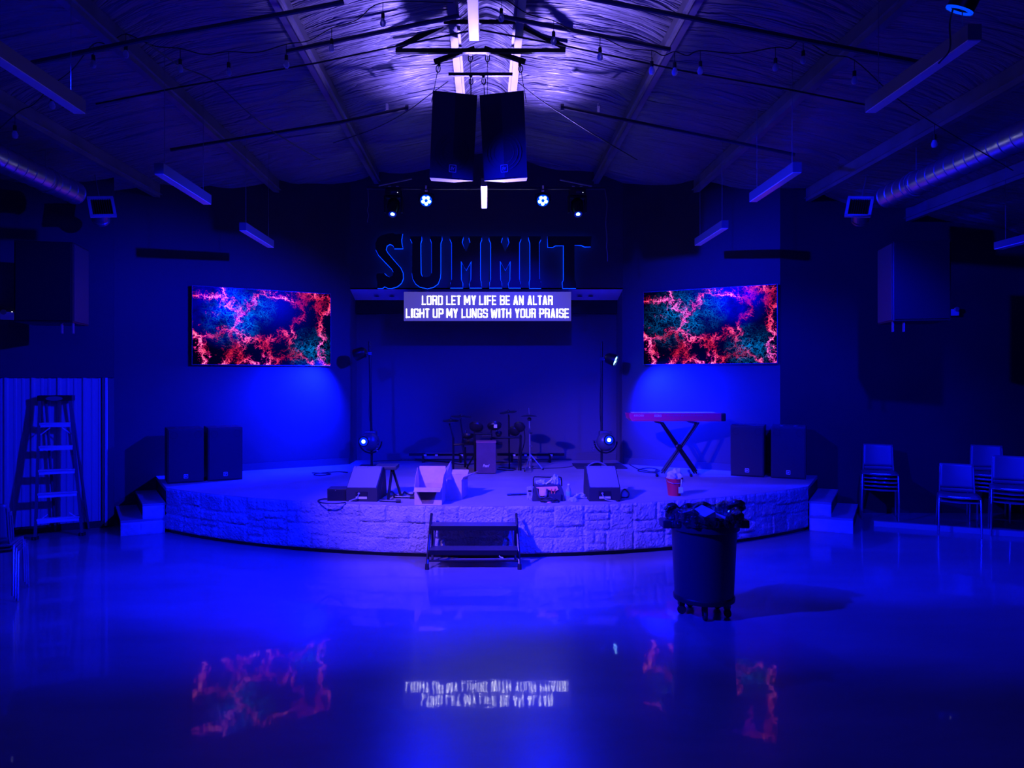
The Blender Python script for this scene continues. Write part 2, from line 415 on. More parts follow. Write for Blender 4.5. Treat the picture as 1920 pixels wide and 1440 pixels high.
bm = NB()
wallseg(bm, (JX, JY), (4.5, 10.95), z1=6.0, side=1); wallseg(bm, (4.5, 10.95), (8.7, 10.95), z1=5.4, side=1)
wallseg(bm, (8.7, 10.95), (8.7, -6.2), z1=5.2, side=1)
bmesh.ops.recalc_face_normals(bm, faces=bm.faces); struct('wall_right', bm, M_wall)
bm = NB(); wallseg(bm, (-7.8, -6.2), (8.8, -6.2), z1=6, side=-1); struct('wall_rear', bm, M_wall)
# header over the niche (the sign wall) and the niche
bm = NB(); box(bm, (0, JY+.1, (3.585+6.0)/2), (2*JX, .2, 6.0-3.585)); struct('wall_header', bm, M_head)
bm = NB()
NY = 12.82
for s in (-1, 1): box(bm, (s*(JX+.01), (JY+NY)/2+.03, 2.3), (.02, NY-JY, 4.6))
box(bm, (0, NY+.06, 2.1), (2*JX+.1, .12, 4.2)); struct('wall_niche', bm, M_niche)
bm = NB()       # sloped soffit under the header
vs = [bm.verts.new(p) for p in ((-JX, JY, 3.585), (JX, JY, 3.585), (JX, NY-.12, 3.455), (-JX, NY-.12, 3.455), (-JX, JY, 3.61), (JX, JY, 3.61), (JX, NY-.12, 3.61), (-JX, NY-.12, 3.61))]
for f in ((0, 1, 2, 3), (7, 6, 5, 4), (0, 4, 5, 1), (1, 5, 6, 2), (2, 6, 7, 3), (3, 7, 4, 0)): bm.faces.new([vs[i] for i in f])
bmesh.ops.recalc_face_normals(bm, faces=bm.faces); struct('trim_2', bm, M_soffit)
bm = NB(); box(bm, (0, NY-.06, 3.40), (2*JX-.01, .1, .36)); struct('trim_3', bm, M_black)  # black strip stands for the header's shade across the niche top
for i, px in enumerate((709, 737, 1085, 1105)):
    c = P(px, 557, 12.62); bm = NB(); lathe(bm, [(.045, 0), (.045, -.006), (.03, -.006), (.03, -.001)], 16, Matrix.Translation((c.x, 12.45, 3.495)))
    tag(obj('soffit_light', bm, M_black), ('small dark soffit downlight nearest the left niche jamb', 'small dark soffit downlight just left of the lyric screen', 'small dark soffit downlight just right of the lyric screen', 'small dark soffit downlight nearest the right niche jamb')[i], 'light', 'downlights in the soffit')
bm = NB(); box(bm, (0, NY-.01, ST+.06), (2*JX-.02, .02, .12)); struct('baseboard_niche', bm, M_niche)
for s, nm in ((-1, 'left_stage'), (1, 'right_stage')):
    bm = NB()
    wallseg(bm, (s*(JX+.02), JY-.02), (s*4.48, 12.2-.577*(4.48-2.33)-.02), z0=ST, z1=ST+.11, t=.015, side=-s)
    bmesh.ops.recalc_face_normals(bm, faces=bm.faces); struct('baseboard_'+nm, bm, mat('baseboard_vinyl', (.05, .05, .055), .35))

# ceiling fabric, sagging between the purlins
PX = [-7.95, -6.43, -4.90, -3.37, -1.84, -.31, .31, 1.84, 3.37, 4.90, 6.43, 7.95, 9.0]
bm = NB(); uvl = bm.loops.layers.uv.new('UVMap')
ys = [-6.3+i*.09 for i in range(int(18.8/.09)+1)]
for bi in range(len(PX)-1):
    x0, x1 = PX[bi], PX[bi+1]; n = 22 if (x1-x0) > 1 else 12; rows = []
    for y in ys:
        row = []
        for i in range(n+1):
            t = i/n; xx = x0+(x1-x0)*t; sg = 4*t*(1-t)
            wob = noise.noise(Vector((xx*.6, (y+.25*sg)*2.6, bi*3.1)))*.075+abs(noise.noise(Vector((xx*.5+9, (y+.25*sg)*5.5, bi*1.7))))*.05
            z = RZ(xx)+.205-sg*(.10 if x1-x0 > 1 else .05)+wob*min(1, sg*1.6)
            row.append((bm.verts.new((xx, y, z)), (xx, y+.30*sg)))
        rows.append(row)
    for j in range(len(rows)-1):
        for i in range(n):
            q = (rows[j][i], rows[j+1][i], rows[j+1][i+1], rows[j][i+1])
            f = bm.faces.new([v for v, _ in q])
            for lp, (_, u) in zip(f.loops, q): lp[uvl].uv = u
struct('ceiling', bm, M_fab, smooth=True)
bm = NB(); box(bm, (-3.9, 3.3, 6.35), (9.4, 19.4, .02), rotm(0, R(-11.3), 0)); box(bm, (4.2, 3.3, 6.35), (10.0, 19.4, .02), rotm(0, R(11.3), 0))
struct('ceiling_deck', bm, M_black)
# purlins along the hall
pn = 4
for x in PX[1:11]:
    bm = NB(); z = RZ(x); d = -1 if x < 0 else 1
    box(bm, (x, 3.0, z+.10), (.012, 18.4, .20)); box(bm, (x+d*.035, 3.0, z+.006), (.07, 18.4, .012)); box(bm, (x+d*.035, 3.0, z+.194), (.07, 18.4, .012))
    box(bm, (x+d*.07, 3.0, z+.018), (.01, 18.4, .03)); box(bm, (x-d*.02, 3.0, z+.05), (.03, 18.4, .008))
    struct('trim_%d' % pn, bm, M_purlin); pn += 1

# ------------------------------------------------------------------ stage
SCX, SR = -.05, 7.2; SCY = 8.17+SR
def arc(x, r=SR): return SCY-math.sqrt(r*r-(x-SCX)**2)
XL, XR = -4.28, 4.36
pts = [(XL+(XR-XL)*i/60) for i in range(61)]
LB = (-4.28-.5*1.37, arc(XL)+.866*1.37); RB = (4.36+.5*1.24, arc(XR)+.866*1.24)
stage = thing('stage', 'low curved stage with cut stone front and carpeted top under the lyric screen', 'stage', (0, 10, 0))
bm = NB()
poly = [(x, arc(x)) for x in pts]+[RB, (4.5, 10.945), (JX+.0, JY-.004), (JX, NY-.004), (-JX, NY-.004), (-JX, JY-.004), LB]
poly = [p for p in poly]
prism(bm, poly, .045, Matrix.Translation((0, 0, ST-.045))); obj('carpet_top', bm, M_carpet, stage, True)
bm = NB(); poly2 = [(x, arc(x)+.05) for x in pts]+[RB, (4.5, 10.945), (JX, JY-.004), (JX, NY-.004), (-JX, NY-.004), (-JX, JY-.004), LB]
prism(bm, poly2, ST-.046); obj('stage_base', bm, M_kick, stage, True)
# stone front: irregular coursed blocks on the arc
def layout(L, H):
    rects = []
    def split(x0, x1, y0, y1, d):
        w, h = x1-x0, y1-y0
        if (w < .52 and h < .30 and random.random() < .60) or (w < .24 and h < .24) or d > 7: rects.append((x0, x1, y0, y1)); return
        if (w > h*1.6 and w > .26) or h < .17:
            if w < .22: rects.append((x0, x1, y0, y1)); return
            t = x0+w*random.uniform(.35, .65); split(x0, t, y0, y1, d+1); split(t, x1, y0, y1, d+1)
        else:
            if h < .15: rects.append((x0, x1, y0, y1)); return
            t = y0+h*random.uniform(.32, .68); split(x0, x1, y0, t, d+1); split(x0, x1, t, y1, d+1)
    x = 0
    while x < L:
        n = min(L, x+random.uniform(.55, 1.15)); split(x, n, 0, H, 0); x = n
    return rects
def stoneface(bm, P0, L, H, posf, step=.014, amp=.046):
    rects = layout(L, H); nx, ny = int(L/step), int(H/step)
    grid = [[None]*(ny+1) for _ in range(nx+1)]
    cell = {}
    hh = [[0.0]*(ny+1) for _ in range(nx+1)]
    for ri, (x0, x1, y0, y1) in enumerate(rects):
        off = random.uniform(.35, 1.0); tx, ty = random.uniform(-.3, .3), random.uniform(-.4, .4)
        for i in range(max(0, int(x0/L*nx)), min(nx, int(math.ceil(x1/L*nx)))+1):
            for j in range(max(0, int(y0/H*ny)), min(ny, int(math.ceil(y1/H*ny)))+1):
                u, v = i/nx*L, j/ny*H
                if not (x0 <= u <= x1 and y0 <= v <= y1): continue
                wv = noise.noise(Vector((u*14, v*14, ri)))*.006
                e = min(u-x0, x1-u, y1-v, v-y0)+wv
                s = max(0, min(1, (e-.004)/.014))
                nz = noise.noise(Vector((u*16, v*16, 5.+ri)))*.45+abs(noise.noise(Vector((u*34, v*34, ri))))*.5
                hh[i][j] = s*(off*.55+.4*nz+tx*(u-(x0+x1)/2)/.3+ty*(v-(y0+y1)/2)/.3)*amp
    for i in range(nx+1):
        for j in range(ny+1): grid[i][j] = bm.verts.new(posf(i/nx*L, j/ny*H, hh[i][j]))
    for i in range(nx):
        for j in range(ny): bm.faces.new((grid[i][j], grid[i+1][j], grid[i+1][j+1], grid[i][j+1]))
a0 = math.asin((XL-SCX)/SR); a1 = math.asin((XR-SCX)/SR)
def pf(u, v, h):
    a = a0+u/SR; r = SR+h-.005; return Vector((SCX+r*math.sin(a), SCY-r*math.cos(a), .05+v))
bm = NB(); stoneface(bm, None, (a1-a0)*SR, ST-.05, pf); o = obj('stone_front', bm, M_stone, stage, True)
for p in o.data.polygons: p.use_smooth = True
# stone clad steps at both ends
for s in (-1, 1):
    cx = XL if s < 0 else XR
    org = Vector((cx, arc(cx), 0)); e1 = Vector((s*C30, -S30*.75, 0)).normalized(); e2 = Vector((s*.5, .866, 0)).normalized()
    if s < 0: lab = 'two stone clad carpeted steps at the left end of the stage beside the ladder'
    else: lab = 'two stone clad carpeted steps at the right end of the stage beside the stacked chairs'
    t = thing('stage_steps', lab, 'steps', org, group='end steps of the stage'); dep = 1.30
    bt, bs = NB(), NB()
    for (a, b_, z) in ((.004, .28, .40), (.004, .54, .20)):
        q = [org+e1*a, org+e1*b_, org+e1*b_+e2*dep, org+e1*a+e2*dep]
        if z == .20: q[0] = org+e1*.004; q[3] = q[0]+e2*dep
        vs = [bt.verts.new(p+Vector((0, 0, z-.03+dz))) for dz in (0, .03) for p in q]
        for f in ((0, 1, 2, 3), (7, 6, 5, 4), (0, 4, 5, 1), (1, 5, 6, 2), (2, 6, 7, 3), (3, 7, 4, 0)): bt.faces.new([vs[i] for i in f])
    bmesh.ops.recalc_face_normals(bt, faces=bt.faces); obj('step_tread', bt, M_carpet, t, True)
    bk = NB()
    for (a, b_, z0, z1) in ((.02, .265, .20, .368), (.02, .525, 0.0, .168)):
        q = [org+e1*a+e2*.02, org+e1*b_+e2*.02, org+e1*b_+e2*dep, org+e1*a+e2*dep]
        vs = [bk.verts.new(p+Vector((0, 0, z))) for z in (z0, z1) for p in q]
        for f in ((0, 1, 2, 3), (7, 6, 5, 4), (0, 4, 5, 1), (1, 5, 6, 2), (2, 6, 7, 3), (3, 7, 4, 0)): bk.faces.new([vs[i] for i in f])
    bmesh.ops.recalc_face_normals(bk, faces=bk.faces); obj('step_riser', bk, M_kick, t, True)
    nrm = -e2
    stoneface(bs, None, .53, .17, lambda u, v, h: org+e1*(.01+u)+nrm*(h*.5-.004)+Vector((0, 0, v)))
    stoneface(bs, None, .27, .17, lambda u, v, h: org+e1*(.01+u)+nrm*(h*.5-.004)+Vector((0, 0, .20+v)))
    bmesh.ops.recalc_face_normals(bs, faces=bs.faces); obj('stone_cheek', bs, mat('pale_stone_cheek', (.46, .43, .42), .85, bump=(22, .6, .01), var=.15), t, True, smooth=True)

# ------------------------------------------------------------------ letter sign
sign = thing('letter_sign', 'large black letters spelling SUMMIT with blue backlight above the lyric screen', 'sign', P(908, 545, 12.19))
ZS, ZO = 12.10, (680, 320)
mpoly = [(655, 495), (755, 495), (753, 510), (745, 540), (775, 612), (806, 540), (798, 510), (797, 495), (893, 495), (893, 520), (882, 545), (882, 815), (888, 840), (893, 880), (803, 880), (800, 850), (812, 820), (815, 680), (777, 750), (738, 680), (740, 820), (750, 845), (752, 880), (657, 880), (660, 840), (668, 820), (668, 545), (655, 518)]
letters = [
 [(300, 475), (292, 515), (293, 545), (303, 585), (238, 585), (228, 562), (205, 552), (182, 565), (176, 595), (190, 620), (240, 680), (285, 730), (303, 770), (305, 810), (290, 845), (260, 870), (220, 882), (190, 882), (165, 870), (150, 882), (112, 882), (112, 840), (105, 812), (104, 785), (112, 772), (165, 772), (182, 790), (205, 800), (228, 788), (232, 762), (218, 738), (160, 678), (120, 635), (100, 595), (97, 550), (113, 512), (140, 488), (190, 475), (230, 470), (250, 480)],
 [(358, 495), (358, 515), (372, 545), (370, 770), (378, 815), (398, 850), (430, 873), (485, 885), (530, 875), (565, 850), (582, 805), (585, 770), (585, 545), (595, 520), (595, 495), (508, 495), (508, 515), (518, 545), (518, 770), (505, 795), (475, 803), (447, 795), (437, 770), (435, 545), (443, 520), (443, 495)],
 mpoly, [(x+293, y) for x, y in mpoly],
 [(1243, 495), (1245, 515), (1255, 545), (1255, 815), (1250, 835), (1250, 882), (1338, 882), (1335, 830), (1325, 815), (1323, 545), (1335, 520), (1335, 495)],
 [(1385, 495), (1388, 575), (1425, 575), (1445, 563), (1507, 563), (1507, 820), (1497, 840), (1500, 882), (1600, 882), (1598, 840), (1587, 820), (1587, 560), (1640, 560), (1665, 572), (1708, 572), (1715, 495)]]
# reorder U so the polygon walks outer edge then inner edge
letters[1] = [(358, 495), (443, 495), (443, 520), (435, 545), (437, 770), (447, 795), (475, 803), (505, 795), (518, 770), (518, 545), (508, 515), (508, 495), (595, 495), (595, 520), (585, 545), (585, 770), (582, 805), (565, 850), (530, 875), (485, 885), (430, 873), (398, 850), (378, 815), (370, 770), (372, 545), (358, 515)]
Mxz = Matrix(((1, 0, 0, 0), (0, 0, 1, 0), (0, 1, 0, 0), (0, 0, 0, 1)))     # polygon x,y -> world x,z ; extrude along +Y
def inset(poly, d):
    n = len(poly); A2 = sum(poly[i][0]*poly[(i+1) % n][1]-poly[(i+1) % n][0]*poly[i][1] for i in range(n)); sg = 1 if A2 > 0 else -1
    out = []
    for i in range(n):
        p0, p1, p2 = Vector(poly[i-1]), Vector(poly[i]), Vector(poly[(i+1) % n])
        e1, e2 = (p1-p0).normalized(), (p2-p1).normalized(); n1, n2 = Vector((-e1.y, e1.x))*sg, Vector((-e2.y, e2.x))*sg
        b = n1+n2; b = b.normalized() if b.length > 1e-6 else n1
        k = d/max(.45, b.dot(n1)); out.append(tuple(p1+b*k))
    return out
for lp in letters:
    w_ = [P(ZO[0]+x/4, ZO[1]+y/4, ZS) for x, y in lp]; poly = [(v.x, v.z) for v in w_]
    bm = NB(); prism(bm, poly, .035, Matrix.Translation((0, ZS-.035, 0)) @ Mxz)
    bmesh.ops.recalc_face_normals(bm, faces=bm.faces); lo = obj('letter', bm, M_letter, sign, True)
    bm = NB(); pts_ = inset(poly, .003)
    tube(bm, [(x, ZS+.014, z) for x, z in pts_], .009, 6, closed=True)
    obj('backlight', bm, M_halo, lo, True)

# ------------------------------------------------------------------ lyric screen
LY = 12.12
a, b_ = P(757, 547, LY), P(1071, 602, LY)
scr = thing('lyric_screen', 'long LED screen with two glowing white lines of song words under the header', 'screen', ((a.x+b_.x)/2, LY+.03, b_.z))
bm = NB(); box(bm, ((a.x+b_.x)/2, LY+.045, (a.z+b_.z)/2), (b_.x-a.x, .07, a.z-b_.z)); obj('screen_case', bm, M_black, scr, True)
bm = NB(); box(bm, ((a.x+b_.x)/2, LY+.005, (a.z+b_.z)/2), (b_.x-a.x-.004, .01, a.z-b_.z-.004)); obj('screen_face', bm, M_led, scr, True)
def text_mesh(txt, x0, x1, z0, z1, y, ext=.003, weight=.045, shear=0):
    cu = bpy.data.curves.new('tmp', 'FONT'); cu.body = txt; cu.extrude = .01; cu.offset = weight; cu.resolution_u = 3; cu.shear = shear
    o = bpy.data.objects.new('tmp', cu); COL.objects.link(o)
    dg = bpy.context.evaluated_depsgraph_get(); me = bpy.data.meshes.new_from_object(o.evaluated_get(dg))
    bpy.data.objects.remove(o); bpy.data.curves.remove(cu)
    xs = [v.co.x for v in me.vertices]; zs = [v.co.y for v in me.vertices]
    ax, bx, az, bz = min(xs), max(xs), min(zs), max(zs)
    for v in me.vertices:
        v.co = Vector((x0+(v.co.x-ax)/(bx-ax)*(x1-x0), y-(v.co.z+.01)/.02*ext, z0+(v.co.y-az)/(bz-az)*(z1-z0)))
    bm = NB(); bm.from_mesh(me); bpy.data.meshes.remove(me); return bm
def rc(a, b, c, d): return [(a, b), (c, b), (c, d), (a, d)]
_s, _t = .245, .12; _L = rc(0, 0, _s, 1); _Rr = rc(1-_s, 0, 1, 1); _T = rc(0, 1-_t, 1, 1); _B = rc(0, 0, 1, _t); _m = rc(0, .43, .92, .55)
def ch(x0, x1, y0, y1, k=.07): return [(x0+k*2, y0), (x1-k*2, y0), (x1, y0+k), (x1, y1-k), (x1-k*2, y1), (x0+k*2, y1), (x0, y1-k), (x0, y0+k)]
_O = [rc(0, .07, _s, .93), rc(1-_s, .07, 1, .93), [(.14, 0), (.86, 0), (1, .07), (1, _t), (0, _t), (0, .07)], [(0, 1-_t), (1, 1-_t), (1, .93), (.86, 1), (.14, 1), (0, .93)]]
GL = {'L': [_L, _B], 'I': [rc(0, 0, 1, 1)], 'T': [rc(.31, 0, .69, 1), _T], 'E': [_L, _T, _B, _m], 'F': [_L, _T, _m], 'H': [_L, _Rr, rc(0, .41, 1, .58)],
      'O': _O, 'U': [rc(0, .07, _s, 1), rc(1-_s, .07, 1, 1), _O[2]],
      'D': [_L, rc(1-_s, .07, 1, .93), [(0, 0), (.84, 0), (1, .07), (1, _t), (0, _t)], [(0, 1-_t), (1, 1-_t), (1, .93), (.84, 1), (0, 1)]],
      'P': [_L, rc(1-_s, .48, 1, .93), [(0, 1-_t), (1, 1-_t), (1, .93), (.84, 1), (0, 1)], [(0, .40), (.84, .40), (1, .47), (1, .55), (0, .55)]],
      'R': [_L, rc(1-_s, .50, 1, .93), [(0, 1-_t), (1, 1-_t), (1, .93), (.84, 1), (0, 1)], rc(0, .43, .9, .57), [(.66, 0), (1.02, 0), (.96, .46), (.60, .46)]],
      'B': [_L, rc(1-_s, .07, 1, .46), rc(1-_s, .54, .97, .93), [(0, 0), (.84, 0), (1, .07), (1, _t), (0, _t)], [(0, 1-_t), (.97, 1-_t), (.97, .93), (.84, 1), (0, 1)], rc(0, .43, .9, .57)],
      'A': [[(0, 0), (.33, 0), (.60, 1), (.32, 1)], [(.67, 0), (1, 0), (.68, 1), (.40, 1)], rc(.2, .18, .8, .32)],
      'N': [rc(0, 0, .25, 1), rc(.75, 0, 1, 1), [(.70, 0), (.95, 0), (.30, 1), (.05, 1)]],
      'M': [rc(0, 0, .22, 1), rc(.78, 0, 1, 1), [(.40, .22), (.60, .22), (.27, 1), (.05, 1)], [(.40, .22), (.60, .22), (.95, 1), (.73, 1)]],
      'W': [[(.12, 0), (.36, 0), (.20, 1), (0, 1)], [(.64, 0), (.88, 0), (1, 1), (.80, 1)], [(.18, 0), (.38, 0), (.60, .85), (.42, .85)], [(.62, 0), (.82, 0), (.58, .85), (.40, .85)]],
      'Y': [rc(.33, 0, .67, .46), [(.34, .38), (.64, .38), (.34, 1), (0, 1)], [(.36, .38), (.66, .38), (1, 1), (.66, 1)]],
      'G': [_O[0], _O[2], _O[3], rc(1-_s, .05, 1, .52), rc(.5, .38, 1, .52), rc(1-_s, .70, 1, .93)],
      'S': [_O[2], _O[3], rc(0, .5, _s, .93), rc(1-_s, .07, 1, .5), [(0, .5), (1, .40), (1, .5), (0, .62)], rc(1-_s, .70, 1, .93), rc(0, .07, _s, .28)]}
words = [('LORD', 445, 600, 0), ('LET', 628, 735, 0), ('MY', 760, 850, 0), ('LIFE', 875, 1000, 0), ('BE', 1030, 1103, 0), ('AN', 1130, 1207, 0), ('ALTAR', 1237, 1425, 0),
         ('LIGHT', 325, 500, 1), ('UP', 527, 605, 1), ('MY', 628, 713, 1), ('LUNGS', 742, 937, 1), ('WITH', 962, 1113, 1), ('YOUR', 1143, 1298, 1), ('PRAISE', 1325, 1545, 1)]
for ln in (0, 1):
    bm = NB()
    for wd, x0, x1, l in words:
        if l != ln: continue
        y0, y1 = (1006, 938) if l == 0 else (1103, 1036)
        # letter by letter, plain condensed capitals
        wts = [.40 if c == 'I' else (1.35 if c in 'MW' else (.85 if c in 'LEFT' else 1.0)) for c in wd]; gp = .22; tot = sum(wts)+gp*(len(wd)-1); cur = 0
        for c, wt in zip(wd, wts):
            xa = x0+(x1-x0)*cur/tot; xb = x0+(x1-x0)*(cur+wt)/tot; cur += wt+gp
            p0, p1 = P(ZO[0]+xa/4, ZO[1]+y0/4, LY), P(ZO[0]+xb/4, ZO[1]+y1/4, LY)
            for q in GL[c]:
                vs = [bm.verts.new((p0.x+(p1.x-p0.x)*u, LY-.001-dy, p0.z+(p1.z-p0.z)*v)) for dy in (.004, 0) for u, v in q]; m_ = len(q)
                bm.faces.new(vs[:m_])
                for i in range(m_): bm.faces.new((vs[i], vs[(i+1) % m_], vs[m_+(i+1) % m_], vs[m_+i]))
    obj('lettering', bm, M_text, scr, True)
for x in (a.x+.3, b_.x-.3):
    bm = NB(); box(bm, (x, LY+.17, a.z+.005), (.04, .2, .03)); obj('hanger', bm, M_blackm, scr, True)

# ------------------------------------------------------------------ televisions
def tv(c0, c1, z0, z1, label, seed, bx):
    c0, c1 = Vector((c0[0], c0[1], 0)), Vector((c1[0], c1[1], 0)); d = (c1-c0); W = d.length; ang = math.atan2(d.y, d.x)
    t = thing('television', label, 'television', (c0.x, c0.y, z0), ang, 'wide televisions on the angled stage walls'); H = z1-z0
    bm = NB(); box(bm, (W/2, .03, H/2), (W, .05, H), bev=.004); obj('television_case', bm, M_tv, t)
    bm = NB(); box(bm, (W/2, .08, H/2), (.5, .06, .4)); obj('wall_bracket', bm, M_blackm, t)
    bm = NB(); uvl = bm.loops.layers.uv.new('UVMap')
    q = [(.012, .014), (W-.012, .014), (W-.012, H-.012), (.012, H-.012)]
    f = bm.faces.new([bm.verts.new((x, .003, z)) for x, z in q])
    for lp, (x, z) in zip(f.loops, q): lp[uvl].uv = (x/H, z/H)
    obj('picture', bm, screen_mat('television_picture_'+str(seed), seed, bx), t)
    return t
tv((-4.47, 10.84), (-2.59, 11.93), 2.265, 3.48, 'television on the left stage wall showing red and blue filaments', 0.0,
   ((.50, .62, .42), (.80, .76, .28), (1.50, .20, .34), (.42, .80, .62)))
tv((2.61, 11.92), (4.43, 10.87), 2.285, 3.505, 'television on the right stage wall showing red and blue filaments', 0.0,
   ((.40, .62, .42), (.80, .74, .36), (1.40, .20, .34), (1.25, .86, .42)))

# ------------------------------------------------------------------ loudspeakers
def logo(t, x, z, y, s=.07):
    """small square outline badge with two letters"""
    bm = NB(); w_ = s*.09
    for dx, dz, sx, sz in ((0, s/2, s, w_), (0, -s/2, s, w_), (-s/2, 0, w_, s), (s/2, 0, w_, s)): box(bm, (x+dx, y, z+dz), (sx, .004, sz))
    for c, xa, xb in (('E', -.30, 0), ('V', -.02, .32)):
        merge(bm, text_mesh(c, x+xa*s, x+xb*s, z-.24*s, z+.24*s, y+.002, .004, .01, .2))
    obj('badge', bm, M_lab, t)
def sub(loc, ang, label, w_=.47, h=.76, d=.52):
    t = thing('floor_loudspeaker', label, 'loudspeaker', loc, ang, 'tall loudspeakers on the stage corners')
    bm = NB(); box(bm, (w_/2, d/2+.01, h/2), (w_, d, h), bev=.012); obj('cabinet', bm, M_bbox, t)
    bm = NB(); box(bm, (w_/2, .002, h/2), (w_-.03, .016, h-.04), bev=.004); g = obj('grille', bm, M_grille, t)
    bm = NB(); lathe(bm, [(.19, 0), (.19, .004), (.165, .004), (.165, 0)], 32, Matrix.Translation((w_/2, -.004, h*.40)) @ rotm(R(90))); obj('woofer_ring', bm, M_grille, g)
    for sx in (.08, w_-.08): bm = NB(); lathe(bm, [(.05, 0), (.05, .003), (.04, .003), (.04, 0)], 20, Matrix.Translation((sx, -.004, h*.88)) @ rotm(R(90))); obj('port', bm, M_black, g)
    for sx in (w_*.3, w_*.7): bm = NB(); box(bm, (sx, d*.3, h+.004), (.05, .02, .008)); obj('rigging_point', bm, M_chrome, t)
    logo(t, w_*.5, .095, -.009, .05)
    return t
def onl(p, q, s0): return Vector((p[0]+(q[0]-p[0])*s0, p[1]+(q[1]-p[1])*s0, ST+.001))
pL, qL = (-4.40, 9.86), (-3.50, 10.34); aL = math.atan2(qL[1]-pL[1], qL[0]-pL[0])
sub(onl(pL, qL, 0), aL, 'black loudspeaker on stage left corner, outer one beside the steps')
sub(onl(pL, qL, .515), aL, 'black loudspeaker on stage left corner, inner one towards the niche')
pR, qR = (3.66, 10.72), (4.62, 10.28); aR = math.atan2(qR[1]-pR[1], qR[0]-pR[0])
sub(onl(pR, qR, 0), aR, 'black loudspeaker on stage right corner, inner one next to the keyboard')
sub(onl(pR, qR, .535), aR, 'black loudspeaker on stage right corner, outer one beside the steps')

# hung pair under the ridge
def hung(cx, top, bot, Y, tw, ang, tilt, label):
    w_, d, h = .50, .50, .92
    c = P((top[0]+bot[0])/2, (top[1]+bot[1])/2, Y)
    t = thing('hanging_loudspeaker', label, 'loudspeaker', c, group='loudspeakers hung under the ridge', rot=(tilt, 0, ang))
    bm = NB(); pr = [(-w_/2, 0), (w_/2, 0), (w_/2-.11, d), (-w_/2+.11, d)]
    prism(bm, pr, h, Matrix.Translation((0, 0, -h/2))); bmesh.ops.recalc_face_normals(bm, faces=bm.faces); obj('cabinet', bm, M_bbox, t)
    bm = NB()     # grille with a centre crease
    v = [(-w_/2+.01, -.002), (0, -.03), (w_/2-.01, -.002), (w_/2-.01, .0), (-w_/2+.01, .0)]
    prism(bm, v, h-.03, Matrix.Translation((0, 0, -h/2+.015))); bmesh.ops.recalc_face_normals(bm, faces=bm.faces); g = obj('grille', bm, M_grille, t)
    bm = NB()
    for r_ in (.20, .165, .12): lathe(bm, [(r_, 0), (r_, .004), (r_-.008, .004), (r_-.008, 0)], 36, Matrix.Translation((0, -.022, -.17)) @ rotm(R(90)))
    obj('woofer_ring', bm, M_grille, g)
    logo(t, 0.0, -.345, -.035, .075)
    bm = NB()
    for dz in (-.05, .05): ball(bm, ((w_/2-.05) if tw < 0 else (-w_/2+.05), d*.5, dz), .012)
    obj('rigging_bolt', bm, M_chrome, t)
    return t
hl = hung(0, (842, 186), (858, 326), 7.95, -1, R(15), R(12), 'left of the two loudspeakers hung under the roof ridge')
hr = hung(0, (952, 186), (936, 326), 7.95, 1, R(-15), R(12), 'right of the two loudspeakers hung under the roof ridge')
# rigging bars and wires
def bar(name, pts, r, m, label, cat, group=None, sq=False):
    bm = NB()
    if sq:
        for a_, b2 in zip(pts[:-1], pts[1:]):
            a_, b2 = Vector(a_), Vector(b2); M = along(a_, b2); tb = bmesh.new(); bmesh.ops.create_cube(tb, size=1)
            bmesh.ops.scale(tb, vec=(r*2, r*2, (b2-a_).length), verts=tb.verts); bmesh.ops.translate(tb, vec=(0, 0, (b2-a_).length/2), verts=tb.verts); merge(bm, tb, M)
    else: tube(bm, pts, r, 8)
    return tag(obj(name, bm, m, smooth=not sq), label, cat, group)
bar('strut_bar', [P(742, 96, 7.6), P(1060, 96, 7.6)], .022, M_blackm, 'long level black steel bar spanning under the roof ridge above the hung speakers', 'bar', sq=True)
bar('roof_rafter', [P(744, 92, 7.7), P(830, 50, 7.7)], .03, M_blackm, 'black sloping brace left of the ridge meeting the level steel bar', 'brace', 'sloping braces at the ridge', sq=True)
bar('roof_rafter', [P(1060, 92, 7.7), P(975, 50, 7.7)], .03, M_blackm, 'black sloping brace right of the ridge meeting the level steel bar', 'brace', 'sloping braces at the ridge', sq=True)
bar('rigging_bar', [P(814, 116, 7.75), P(890, 91, 7.75)], .022, M_blackm, 'short sloping black rigging bar over the left hung speaker', 'bar', 'rigging bars over the hung speakers', sq=True)
bar('rigging_bar', [P(985, 116, 7.75), P(908, 91, 7.75)], .022, M_blackm, 'short sloping black rigging bar over the right hung speaker', 'bar', 'rigging bars over the hung speakers', sq=True)
bar('rigging_bar', [P(841, 140, 8.2), P(961, 140, 8.2)], .018, M_blackm, 'short level black rigging bar joining the two ridge purlins', 'bar', 'rigging bars over the hung speakers', sq=True)
bar('rigging_bar', [P(832, 41, 7.0), P(966, 41, 7.0)], .016, M_blackm, 'short level black bar across the ridge near the centre light', 'bar', 'rigging bars over the hung speakers', sq=True)
